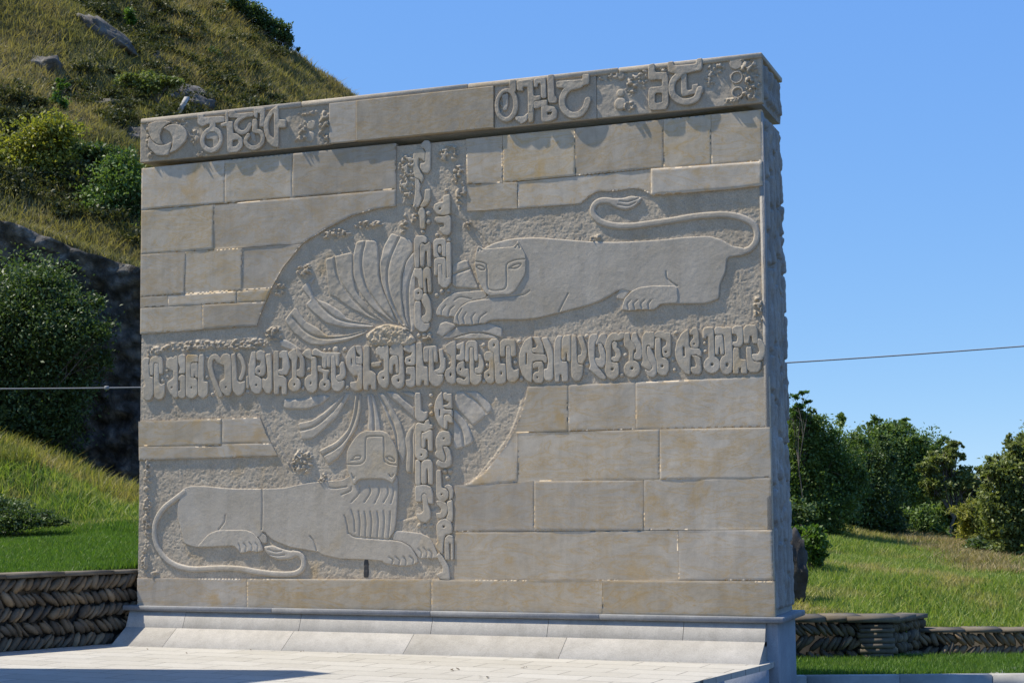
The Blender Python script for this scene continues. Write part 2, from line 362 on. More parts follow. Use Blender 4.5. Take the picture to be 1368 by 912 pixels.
def piece(name, shapes, mat, parent, yf=0.0, yb=0.05, res=0.006, r=0.014, bev=None, grooves=(), gw=0.006, gd=0.010, rough=0.0012, rf=25.0,
          plane=0.0, clip=None, inset=0.0, und=0.0, undf=2.0, tilt=(0, 0), seed=0, extra=None):
    lo, hi = extent(shapes, plane)
    x = np.arange(lo[0], hi[0]+res, res); z = np.arange(lo[1], hi[1]+res, res)
    X, Z = np.meshgrid(x, z, indexing='ij'); D = np.full(X.shape, -1e9)
    for s in shapes:
        if s[0][0] != '-': D = np.maximum(D, shape(X, Z, s, plane))
    for s in shapes:
        if s[0][0] == '-': D = np.minimum(D, -shape(X, Z, s, plane))
    if clip is not None: D = np.minimum(D, clip(X, Z))
    D = D-inset
    gx, gz = np.gradient(D, res); g = np.hypot(gx, gz)+1e-9; gx /= g; gz /= g
    t = np.clip(D/r, 0, 1); prof = np.sqrt(np.maximum(0, 1-(1-t)**2))
    bv = min(r*0.6, 0.02) if bev is None else bev
    y = yf + bv*(1-prof)
    ins = np.clip(D/0.01, 0, 1)
    y = y + ins*rough*2*fbm(X*rf+seed*3.1, Z*rf, seed)
    if und: y = y + ins*und*2*fbm(X*undf+seed*7.7, Z*undf+seed*1.3, seed+1, 3)
    y = y + ins*(tilt[0]*(X-X.mean())+tilt[1]*(Z-Z.mean()))
    for gq in grooves:
        P = catmull(flat(gq, plane), 4); y = y + ins*gd*np.exp(-(d_line(X, Z, P)/gw)**2)
    if extra is not None: y = y + ins*extra(X, Z)
    keepv = D > 0
    cell = keepv[:-1, :-1] | keepv[1:, :-1] | keepv[1:, 1:] | keepv[:-1, 1:]
    out = (D <= 0.25*res)
    Xs = np.where(out, X-gx*np.clip(D, -1.6*res, res), X); Zs = np.where(out, Z-gz*np.clip(D, -1.6*res, res), Z)
    y = np.where(out, yf+bv, y)
    F = grid_faces(*X.shape)[cell.ravel()]
    V = np.stack([Xs, y, Zs], -1).reshape(-1, 3)
    u, inv = np.unique(F.ravel(), return_inverse=True); F = inv.reshape(-1, 4); V = V[u]; nv = len(V)
    E = np.concatenate([F[:, [0, 1]], F[:, [1, 2]], F[:, [2, 3]], F[:, [3, 0]]]); key = np.sort(E, 1); key = key[:, 0].astype(np.int64)*nv+key[:, 1]
    _, ix, ct = np.unique(key, return_index=True, return_counts=True); E = E[ix[ct == 1]]
    a = V[E[:, 0]]; b = V[E[:, 1]]; a2 = a.copy(); b2 = b.copy(); a2[:, 1] = yb; b2[:, 1] = yb; m = len(E)
    V = np.vstack([V, a, b, a2, b2]); i = np.arange(m)+nv
    F2 = np.stack([i+m, i, i+2*m, i+3*m], -1)
    return mesh(name, V, [F, F2], mat, parent, smooth=True)

# ================================================================== SETTING: ground, hill, paving
ZP, ZG = -0.385, -0.70
def zr_hill(u): return 13.9-0.78*(u+5.05)
def h_left(u, v):
    lawn = 0.30+np.clip(v-16.2, -3, 6)*0.082
    zb = 1.10-0.41*(u+5.9)
    bank = lawn + (zb-0.78)*sstep(21.6, 24.6, v) - 0.35*sstep(24.9, 26.5, v)
    zc = 5.35-0.36*(u+7.1)
    z = bank*(1-sstep(28.3, 28.7, v)) + zc*sstep(28.3, 28.7, v)
    zr = zr_hill(u)
    k = np.clip((v-30)/20, 0, 1)**0.92
    zh = zc+(zr-zc)*k - np.clip(v-50, 0, 60)*0.35
    rough = fbm(u*0.25, v*0.35, 1, 5)*1.5*sstep(30.5, 35, v)*(1-0.75*sstep(45, 50, v)) + fbm(u*0.9, v*1.1, 4, 4)*0.5*sstep(30, 33, v)
    z = np.where(v > 30, zh, z)
    lumpy = fbm(u*0.8, v*1.1, 2, 4)*0.55*sstep(18.5, 23, v)*(1-sstep(27, 28.5, v))
    return z+rough+lumpy
def h_right(u, v):
    z = -0.27+0.072*np.clip(v-18, -1, 12)-0.17*(u-5.6)*np.clip((v-18)/12, 0, 1.3)+0.012*np.clip(v-30, 0, 40)
    z = z+fbm(u*0.35, v*0.35, 3, 4)*0.45*sstep(18.5, 23, v)
    z = z-0.22*sstep(3.8, 4.6, u)*(1-sstep(18.0, 20.5, v))
    k = sstep(34, 50, v); hill = zr_hill(u)-np.clip(v-50, 0, 60)*0.35
    return np.maximum(z, z*(1-k)+np.maximum(hill, z)*k)
LW = np.array([[-3.78, 17.0], [-5.08, 15.7], [-9.0, 11.78]])         # face of the left retaining wall, (u, v)
RW1 = np.array([[2.60, 17.2], [4.02, 17.2]]); RW2 = np.array([[4.42, 17.85], [11.0, 17.95]])
def terr(u, v):
    u = np.asarray(u, float); v = np.asarray(v, float)
    w = sstep(-1.0, 2.5, u); z = h_left(u, v)*(1-w)+h_right(u, v)*w
    front_l = (v-17.0)-(u+3.78) if True else 0
    z = np.where((u < -3.5) & (v-u < 20.78+0.22), -1.5, z)
    z = np.where((u >= -3.5) & (v < 17.56), -1.5, z)
    z = np.where((u > 4.3) & (v < 18.12-0.108*(u-4.5)), -1.5, z)
    return z
uu = np.concatenate([np.linspace(-60, -22, 30), np.linspace(-21.8, -3, 150), np.linspace(-2.8, 2.4, 20), np.linspace(2.5, 14, 110), np.linspace(14.4, 60, 30)])
vv = np.concatenate([np.linspace(10, 15.4, 10), np.linspace(15.5, 34, 170), np.linspace(34.2, 54, 110), np.linspace(55, 100, 25)])
U_, V_ = np.meshgrid(uu, vv, indexing='ij'); Z_ = terr(U_, V_)
P_ = C0[None, None, :2] + U_[..., None]*R0[:2] + V_[..., None]*FH[:2]
structure(mesh('hillside', np.concatenate([P_, Z_[..., None]], -1).reshape(-1, 3), grid_faces(*U_.shape), M_ground, smooth=True))
structure(mesh('ground', [[-900, -900, -1.0], [900, -900, -1.0], [900, 900, -1.0], [-900, 900, -1.0]], np.array([[0, 1, 2, 3]]), M_ground))
def uvpoly(name, pts, z0, z1, mat):
    n = len(pts); V = [uv(a, b, z0) for a, b in pts]+[uv(a, b, z1) for a, b in pts]
    F = [np.array([[i, (i+1) % n, n+(i+1) % n, n+i] for i in range(n)]), np.array([list(range(n, 2*n))])]
    return mesh(name, V, F, mat)
structure(uvpoly('front_lawn', [(2.3, 15.62), (12, 15.62), (12, 18.6), (2.3, 18.6)], -1.05, ZG, M_ground))
structure(uvpoly('road', [(-2.2, -8), (30, -8), (30, 15.5), (-2.2, 15.5)], -1.05, -0.78, M_asph))
# raised paving in front of the monument (right edge towards the viewer)
pv = [(6.66, -0.25), (6.30, -2.3), (5.3, -8.0), (3.4, -19.0), (-26, -19.0), (-26, 1.2), (-0.2, 1.2), (6.66, 0.5)]
mb = MB(); n_ = len(pv)
cpv = np.array([-5.0, -6.0]); q_ = [(x, y) for x, y in pv]; lo_ = [tuple(np.array(p)+(cpv-p)*0.012) for p in q_]
mb.add([[x, y, ZP-0.05] for x, y in q_]+[[x, y, ZP] for x, y in q_], [list(range(n_, 2*n_))[::-1]]); mb.add([[x, y, ZP-0.05] for x, y in q_]+[[x, y, ZP] for x, y in q_], [[(i+1) % n_, i, n_+i, n_+(i+1) % n_] for i in range(n_)])
mb.add([[x, y, ZP-0.05] for x, y in q_], [list(range(n_))])
structure(mb.build('paving', M_pave))
mb = MB()
for (a, b) in zip(pv[:3], pv[1:4]):
    a = np.array(a); b = np.array(b); L = np.linalg.norm(b-a); d = (b-a)/L; nrm = np.array([d[1], -d[0]])*-1
    k = max(1, int(L/0.9)); 
    for i in range(k):
        s0, s1 = a+d*(L*i/k+0.003), a+d*(L*(i+1)/k-0.003)
        o0, o1 = s0-nrm*0.015, s1-nrm*0.015
        mb.add([[*s0, -1.0], [*s1, -1.0], [*o1, -1.0], [*o0, -1.0], [*s0, ZP-0.05], [*s1, ZP-0.05], [*o1, ZP-0.05], [*o0, ZP-0.05]],
               [[0, 1, 2, 3], [4, 7, 6, 5], [0, 4, 5, 1], [1, 5, 6, 2], [2, 6, 7, 3], [3, 7, 4, 0]])
structure(mb.build('paving_edge', M_pier))

# a second, blank wall out of the picture on the left: its shadow crosses the near paving
PC = on_z(445, 899, ZP); KC = PC+LV/LV[2]*7.2; e_ = np.array([-0.367, -0.930, 0]); e_ /= np.linalg.norm(e_); nb = np.array([-0.93, 0.367, 0])
st_ = thing('stone_wall_slab', 'tall blank stone wall standing left of the picture, casting the long shadow', 'wall', (KC[0], KC[1], ZP))
def slabbox(name, s0, s1, z0, z1, t0, t1, mat):
    m_ = MB(); q = [KC+e_*s0+nb*t0, KC+e_*s1+nb*t0, KC+e_*s1+nb*t1, KC+e_*s0+nb*t1]
    m_.add([[*p[:2], z0] for p in q]+[[*p[:2], z1] for p in q], [[3, 2, 1, 0], [0, 1, 5, 4], [1, 2, 6, 5], [2, 3, 7, 6], [3, 0, 4, 7], [4, 5, 6, 7]]); m_.build(name, mat, st_)
zz_ = ZP
for c_i in range(9):
    h_ = (KC[2]-ZP)/9
    for j_ in range(4):
        o_ = 0.7 if c_i % 2 else 0.0; a_, b_ = max(0, j_*1.6-o_), min(5.6, (j_+1)*1.6-o_) if j_ < 3 else 5.6
        slabbox('stone_block', a_+0.002*(a_ > 0), b_-0.002*(b_ < 5.6), zz_+0.001, zz_+h_-0.001, 0, 0.42, M_slab)
    zz_ += h_

# ================================================================== MONUMENT
WD, DEP, ZL0, ZL1, ZT = 6.67, 0.905, 4.588, 4.668, 5.14
mon = thing('stone_monument', 'tall pale stone wall carved with two reclining lions, sun disc and raised lettering', 'monument', (WD/2, DEP/2, ZG))
mb = MB(); mb.box((0.004, 0.07, 0.004), (WD-0.06, DEP-0.004, ZL0-0.002)); mb.box((0.30, 0.36, ZL0), (WD-0.30, DEP-0.05, ZL1+0.05)); mb.build('wall_core', M_slab, mon)

# rough recessed field with the sunk disc
res = 0.0075
x = np.arange(0, WD-0.01, res); x = np.append(x, WD-0.012); z = np.append(np.arange(0, ZL0, res), ZL0)
X, Z = np.meshgrid(x, z, indexing='ij')
disc = catmull(flat([(343, 455), (349, 415), (362, 385), (404, 325), (437, 304), (470, 288), (503, 278), (545, 273), (590, 280), (632, 303), (662, 338), (690, 380), (708, 420), (714, 462), (708, 500),
                     (699, 522), (688, 560), (674, 588), (648, 622), (626, 645), (560, 690), (480, 690), (410, 655), (378, 607), (357, 566), (346, 530)], 0), 3, True)
dd = d_poly(X, Z, disc)
Y = 0.016 + 0.007*sstep(-0.006, 0.006, dd) + 0.0045*fbm(X*20, Z*20, 0, 4) + 0.0045*fbm(X*58, Z*58, 3, 2)
pit = fbm(X*34, Z*34, 5, 3); Y += 0.0035*sstep(0.12, 0.3, pit)
# chiselled, chunky patches (pixel centre, radii, height)
PATCH = [(262, 462, 75, 9, 1), (330, 460, 40, 10, 1), (205, 470, 18, 12, 1), (203, 766, 12, 9, .8), (192, 748, 6, 20, .8), (196, 690, 8, 60, .8), (196, 640, 8, 30, .8), (403, 617, 22, 20, 1), (430, 640, 12, 10, .7),
         (448, 312, 30, 10, .9), (490, 300, 30, 7, .8), (405, 362, 16, 12, .9), (372, 385, 14, 14, .6), (365, 445, 16, 14, .8), (545, 235, 16, 42, 1), (552, 285, 8, 22, .9), (600, 205, 24, 14, .9),
         (612, 235, 10, 20, 1), (616, 262, 10, 20, 1), (624, 300, 6, 8, .8), (525, 447, 36, 14, 1.1), (1014, 412, 7, 26, 1), (795, 318, 10, 6, .7), (570, 452, 10, 6, .8), (540, 300, 8, 20, .7), (700, 262, 12, 6, .2)]
mk = np.zeros_like(X)
for a, b, rx, ry, s in PATCH:
    c = flat([(a, b)], 0)[0]; q = 1-np.hypot((X-c[0])/(rx*PXM), (Z-c[1])/(ry*PXM))
    mk = np.maximum(mk, s*sstep(0, 0.55, q+0.5*fbm(X*9, Z*9, 2, 3)))
ch = np.abs(fbm(X*15, Z*15, 1, 3)); ch2 = fbm(X*42+3*fbm(X*3, Z*3, 6, 2), Z*42, 4, 3)
Y -= mk*(0.046*sstep(0.02, 0.12, ch2)+0.010*sstep(0, 0.2, ch)-0.004)
Y = np.clip(Y, -0.010, 0.068)
mesh('recessed_field', np.stack([X, Y, Z], -1).reshape(-1, 3), grid_faces(*X.shape), M_field, mon, smooth=True)

# ---- smooth facing blocks
def block(shapes, quad, seed, yf=0.0, und=0.004, r=0.006, tilt=None, res=0.013):
    q = flat(quad, 0); cl = lambda X, Z: d_poly(X, Z, q)-0.0012
    rs = np.random.default_rng(seed); t = tilt or (rs.normal()*0.002, rs.normal()*0.0015)
    allq = [('Q', quad)]
    base = shapes
    def clip2(X, Z):
        d = cl(X, Z)
        for s in base: d = np.minimum(d, shape(X, Z, s, 0))
        return d
    return piece('stone_block', allq, M_slab, mon, yf=yf+rs.normal()*0.0008, yb=0.06, res=res, r=r, bev=0.0016 if r < 0.01 else 0.008, rough=0.0010, rf=14, und=und, undf=1.6, tilt=t, seed=seed, clip=clip2)
UL = [('Q', [(189, 225), (529, 191.5), (528.5, 275), (503, 278.5), (470, 288), (437, 304.5), (404, 325), (378, 357), (361, 387), (349, 416), (343, 435), (187, 446)])]
sd = 0
rows = [[(186, 219), (186, 281), (540, 252), (540, 184)], [(186, 281), (186, 340), (420, 324), (540, 316), (540, 252)], [(186, 340), (186, 397), (440, 380), (440, 323)], [(186, 397), (186, 411), (440, 398), (440, 380)], [(186, 411), (186, 452), (440, 430), (440, 398)]]
cuts = [[300, 390], [285], [247, 323], [224, 316], [270]]
def lerp_y(a, b, x): return a[1]+(b[1]-a[1])*(x-a[0])/(b[0]-a[0])
for row, cs in zip(rows, cuts):
    top = (row[0], row[-1]); bot = (row[1], row[2]) if len(row) == 4 else (row[1], row[3])
    xs = [182]+cs+[545]
    for a, b in zip(xs[:-1], xs[1:]):
        sd += 1
        block(UL, [(a, lerp_y(*bot, a)), (b, lerp_y(*bot, b)), (b, lerp_y(*top, b)), (a, lerp_y(*top, a))], sd, yf=0.0, und=0.007)
k = crop(600, 140, 3.109)
UR = [('Q', k([(70, 143), (1298, 20), (1302, 341), (1100, 356), (845, 377), (800, 352), (760, 346), (690, 358), (620, 358), (590, 372), (545, 410), (280, 430), (75, 441)]))]
for a, b, t0, t1, b0, b1 in [(66, 222, 140, 118, 330, 324), (222, 523, 118, 88, 324, 295), (523, 890, 88, 52, 295, 263), (890, 1088, 52, 30, 263, 250), (1088, 1310, 30, 5, 250, 234)]:
    sd += 1; block(UR, k([(a, b0), (b, b1), (b, t1), (a, t0)]), sd, und=0.007)
for a, b, t0, t1, b0, b1, y in [(66, 283, 331, 320, 450, 430, 0), (283, 838, 320, 267, 440, 390, 0.002), (838, 1310, 266, 234, 390, 335, -0.012)]:
    sd += 1; block(UR, k([(a, b0), (b, b1), (b, t1), (a, t0)]), sd, yf=y, und=0.006, r=0.02 if y < 0 else 0.006)
k = crop(180, 520, 4.56)
ML = [('Q', k([(22, 195), (760, 169), (778, 215), (800, 272), (870, 405), (25, 431)]))]
for q in [[(20, 345), (530, 342), (530, 170), (20, 190)], [(530, 330), (900, 325), (900, 160), (530, 170)], [(20, 440), (900, 400), (900, 325), (530, 331), (530, 343), (20, 346)]]:
    sd += 1; block(ML, k(q), sd)
k = crop(600, 480, 2.533)
LR = [('Q', k([(265, 92), (1082, 57), (1098, 746), (18, 749), (18, 425), (68, 418), (120, 380), (180, 310), (225, 235), (250, 160)]))]
for q in [[(200, 250), (402, 243), (402, 80), (200, 90)], [(402, 243), (630, 237), (630, 70), (402, 80)], [(630, 237), (1100, 227), (1100, 50), (630, 70)],
          [(50, 430), (232, 413), (232, 249), (50, 255)], [(232, 413), (712, 408), (712, 235), (232, 249)], [(712, 408), (1100, 398), (1100, 228), (712, 235)],
          [(10, 583), (287, 580), (287, 409), (10, 425)], [(287, 580), (658, 577), (658, 407), (287, 411)], [(658, 577), (1100, 574), (1100, 398), (658, 405)],
          [(10, 752), (775, 750), (775, 577), (10, 583)], [(775, 750), (1105, 749), (1105, 575), (775, 577)]]:
    sd += 1; block(LR, k(q), sd, und=0.006, yf=0.0)
for a, b in [(178, 330), (330, 576), (576, 804.5), (804.5, 1042)]:
    sd += 1
    y0 = lambda x: 808.5+(x-183)*0.0176; y1 = lambda x: 771.5+(x-183)*0.0048
    block([('Q', [(183.3, 809), (1035.5, 824), (1034.5, 770), (183.5, 770)])], [(a, y0(a)+2), (b, y0(b)+2), (b, y1(b)), (a, y1(a))], sd, yf=-0.004)

# ---- lions
A6 = crop(560, 240, 4.342); A7 = crop(760, 240, 4.561); H1 = crop(620, 300, 8.29)
body = H1([(215, 262), (330, 205), (480, 165), (560, 152), (700, 145), (829, 143)])+A7([(150, 378), (300, 380), (550, 368), (700, 350), (850, 342), (930, 365), (1000, 405), (1062, 414), (1098, 440), (1060, 460), (965, 474), (955, 560), (920, 640), (915, 728), (830, 755), (650, 757), (560, 757), (430, 700), (330, 668), (300, 675), (200, 735), (100, 770), (0, 795)])+A6([(700, 800), (600, 812), (420, 812), (378, 834), (335, 835), (300, 842), (260, 838), (230, 842), (197, 832), (205, 785), (240, 735), (290, 705), (380, 690), (398, 672), (420, 560), (400, 430)])
gro = [A6([(285, 706), (380, 690), (500, 680), (600, 668), (640, 645)]), A6([(864, 660), (835, 715), (812, 762)]), A6([(235, 838), (222, 795), (245, 750)]), A6([(266, 840), (255, 802), (272, 770)]), A6([(312, 838), (305, 800), (322, 775)]), A6([(345, 835), (352, 800), (388, 772)]), A7([(592, 560), (603, 607), (660, 648)])]
lion = piece('lion_relief', [('P', body)], M_relief, mon, yf=0.000, res=0.0055, r=0.008, grooves=gro, rough=0.0009, rf=22, und=0.006, undf=1.1, seed=31)
lion['label'] = 'carved spotless lioness relief facing the viewer above the lettering band, tail curling over its back'
piece('head', [('P', H1([(165, 233), (225, 272), (330, 264), (545, 247), (580, 218), (600, 176), (640, 250), (687, 340), (687, 530), (640, 620), (570, 730), (500, 778), (400, 776), (290, 792), (230, 752), (190, 680), (150, 600), (123, 480), (123, 350), (145, 270)]))], M_relief, lion, yf=-0.012, yb=0.05, res=0.0045, r=0.007,
      grooves=[H1([(130, 410), (215, 425), (255, 460), (262, 580), (265, 690), (300, 727), (400, 727), (465, 700), (478, 600), (475, 455), (520, 412), (600, 390), (675, 385)]), H1([(135, 460), (180, 453), (230, 480), (228, 502), (180, 502), (150, 480), (135, 460)]), H1([(505, 485), (560, 450), (635, 438), (600, 478), (560, 488), (505, 485)]), H1([(163, 295), (172, 262), (203, 288)]), H1([(572, 258), (600, 220), (622, 262)])], seed=32)
piece('tail', [('S', A7([(985, 440), (1060, 437), (1110, 415), (1140, 370), (1143, 310), (1110, 260), (1040, 227), (960, 213), (860, 215), (750, 226), (620, 249), (500, 266), (380, 281), (280, 279), (200, 260), (157, 225), (143, 185), (160, 147), (200, 127), (260, 131), (310, 150)]), 8.4),
      ('P', A7([(250, 113), (330, 112), (380, 97), (447, 110), (432, 142), (390, 173), (340, 187), (285, 172), (245, 148)]))], M_relief, lion, yf=-0.002, yb=0.05, res=0.0055, r=0.020,
      grooves=[A7([(310, 130), (360, 135), (425, 113)]), A7([(300, 152), (360, 160), (405, 140)])], seed=33)
piece('paw', [('P', A7([(320, 793), (338, 725), (380, 680), (430, 655), (520, 645), (662, 646), (668, 752), (560, 757), (540, 777), (515, 793), (440, 790), (380, 797)]))], M_relief, lion, yf=-0.006, res=0.0055, r=0.007,
      grooves=[A7([(365, 790), (358, 757), (378, 733)]), A7([(405, 790), (395, 757), (418, 733)]), A7([(450, 790), (440, 757), (462, 733)]), A7([(490, 790), (485, 757), (503, 733)])], seed=34)
piece('paw', [('P', A7([(285, 722), (308, 668), (375, 632), (480, 620), (602, 614), (642, 642), (430, 650), (370, 678), (330, 730)]))], M_relief, lion, yf=0.004, res=0.0055, r=0.007, seed=35)
piece('paw', [('P', A6([(93, 772), (108, 735), (150, 690), (200, 655), (370, 640), (392, 670), (378, 689), (300, 701), (242, 732), (213, 772), (203, 797), (178, 790), (152, 797), (130, 785), (100, 787)]))], M_relief, lion, yf=0.006, res=0.0055, r=0.007,
      grooves=[A6([(130, 790), (130, 757), (152, 728)]), A6([(165, 795), (178, 752), (200, 732)]), A6([(200, 700), (235, 680), (300, 690)])], seed=36)
L2 = crop(180, 610, 5.065); L3 = crop(400, 610, 5.067); R1 = crop(330, 500, 5.068); HD = crop(455, 560, 8.29)
body2 = L2([(320, 217), (370, 198), (470, 197), (600, 210), (700, 216), (850, 215), (1000, 212), (1100, 190), (1200, 172), (1317, 165)])+R1([(500, 722), (640, 715), (690, 690)])+HD([(100, 560), (300, 520), (600, 560), (632, 690), (625, 740)])+L3([(665, 190), (660, 330), (652, 450), (640, 505), (600, 560), (690, 572), (755, 610), (795, 680), (802, 712), (760, 730), (720, 737), (680, 735), (620, 728), (570, 718), (560, 702), (430, 692), (280, 690), (150, 660), (120, 637)])+L2([(1230, 640), (1050, 610), (930, 560), (868, 500), (840, 540), (680, 600), (450, 613), (390, 606), (330, 582), (318, 520), (287, 400), (290, 330)])
gro = [L3([(330, 512), (316, 430), (303, 395)]), L3([(330, 515), (370, 538), (450, 547), (560, 555), (640, 562), (700, 577), (755, 615), (800, 690)]), L3([(70, 535), (100, 580), (115, 632)]), L3([(200, 205), (240, 212), (320, 200)]),
       L3([(350, 205), (345, 228), (285, 255)]), L3([(405, 200), (400, 250), (350, 305)]), L3([(470, 200), (480, 240), (440, 305)]), L3([(535, 200), (540, 240), (510, 310)]), L3([(595, 205), (600, 250), (570, 305)]), L3([(630, 195), (637, 240), (620, 312)]),
       L3([(350, 358), (370, 420), (375, 505)]), L3([(400, 365), (410, 440), (405, 535)]), L3([(440, 370), (450, 440), (445, 545)]), L3([(480, 370), (490, 440), (480, 548)]), L3([(525, 370), (535, 440), (525, 550)]), L3([(570, 365), (575, 440), (565, 552)]), L3([(615, 370), (612, 440), (600, 557)]),
       L3([(605, 675), (632, 700), (622, 730)]), L3([(652, 675), (678, 705), (672, 732)]), L3([(703, 675), (722, 705), (718, 737)]), L3([(748, 672), (772, 700), (766, 732)]),
       L2([(612, 395), (605, 440), (568, 490)]), L2([(860, 215), (862, 350), (858, 490)])]
lion2 = piece('lion_relief', [('P', body2)], M_relief, mon, yf=0.000, res=0.0055, r=0.008, grooves=gro, gw=0.0065, gd=0.011, rough=0.0008, rf=22, und=0.005, undf=1.1, seed=41)
lion2['label'] = 'carved maned lion relief lying below the lettering band, tail curled under its hind paw'
piece('tail', [('S', L2([(335, 235), (270, 285), (200, 340), (155, 400), (131, 470), (132, 550), (160, 630), (220, 700), (300, 742), (400, 759), (550, 752), (700, 756), (850, 781), (980, 793), (1080, 788), (1130, 755), (1140, 700), (1112, 660), (1070, 650)]), 8.0),
      ('P', L2([(872, 605), (930, 596), (990, 620), (1040, 633), (1100, 638), (1112, 660), (1050, 692), (970, 697), (910, 672), (882, 640)]))], M_relief, lion2, yf=-0.003, yb=0.05, res=0.0055, r=0.020,
      grooves=[L2([(905, 625), (950, 640), (995, 635)]), L2([(910, 658), (960, 667), (1015, 662)])], seed=42)
piece('head', [('P', HD([(290, 123), (355, 127), (450, 122), (510, 148), (560, 208), (620, 308), (637, 400), (632, 560), (607, 650), (577, 707), (540, 682), (480, 652), (220, 657), (190, 682), (155, 722), (128, 692), (83, 580), (73, 480), (73, 368), (100, 298), (160, 208), (220, 148)]))], M_relief, lion2, yf=-0.013, yb=0.05, res=0.0045, r=0.007,
      grooves=[HD([(85, 497), (210, 495), (265, 462), (280, 420), (283, 300), (287, 215), (310, 190), (390, 186), (465, 187), (485, 215), (488, 330), (490, 445), (530, 488), (635, 507)]), HD([(125, 447), (175, 405), (228, 410), (210, 440), (125, 450)]), HD([(508, 418), (560, 412), (607, 462), (550, 457), (508, 418)]), HD([(540, 605), (566, 637), (592, 608)]), HD([(128, 600), (152, 655), (158, 630)])], seed=43)
piece('paw', [('P', L3([(638, 508), (660, 500), (735, 505), (820, 516), (872, 540), (907, 590), (932, 650), (937, 682), (890, 687), (860, 684), (810, 687), (785, 650), (745, 600), (690, 572), (630, 562)]))], M_relief, lion2, yf=0.005, res=0.0055, r=0.007,
      grooves=[L3([(803, 620), (826, 655), (815, 688)]), L3([(838, 612), (863, 650), (852, 688)]), L3([(873, 627), (896, 655), (893, 688)])], seed=44)
piece('paw', [('P', L2([(565, 494), (750, 493), (802, 513), (850, 568), (872, 632), (830, 642), (780, 634), (720, 652), (675, 602), (640, 602), (500, 607), (420, 611), (500, 520)]))], M_relief, lion2, yf=-0.006, res=0.0055, r=0.007,
      grooves=[L2([(703, 587), (716, 620), (712, 648)]), L2([(738, 583), (756, 610), (750, 645)]), L2([(778, 578), (796, 610), (790, 645)]), L2([(818, 580), (836, 610), (830, 640)])], seed=45)
piece('paw', [('P', L2([(595, 472), (680, 468), (770, 467), (850, 498), (892, 540), (893, 582), (862, 588), (830, 536), (770, 502), (590, 494)]))], M_relief, lion2, yf=0.003, res=0.0055, r=0.007, seed=46)

piece('dark_bar', [('P', L3([(436, 690), (462, 690), (466, 815), (430, 815)]))], M_boulder, mon, yf=0.008, yb=0.03, res=0.006, r=0.005, rough=0.003, seed=90)  # narrow dark coloured bar set on the field below the maned lion
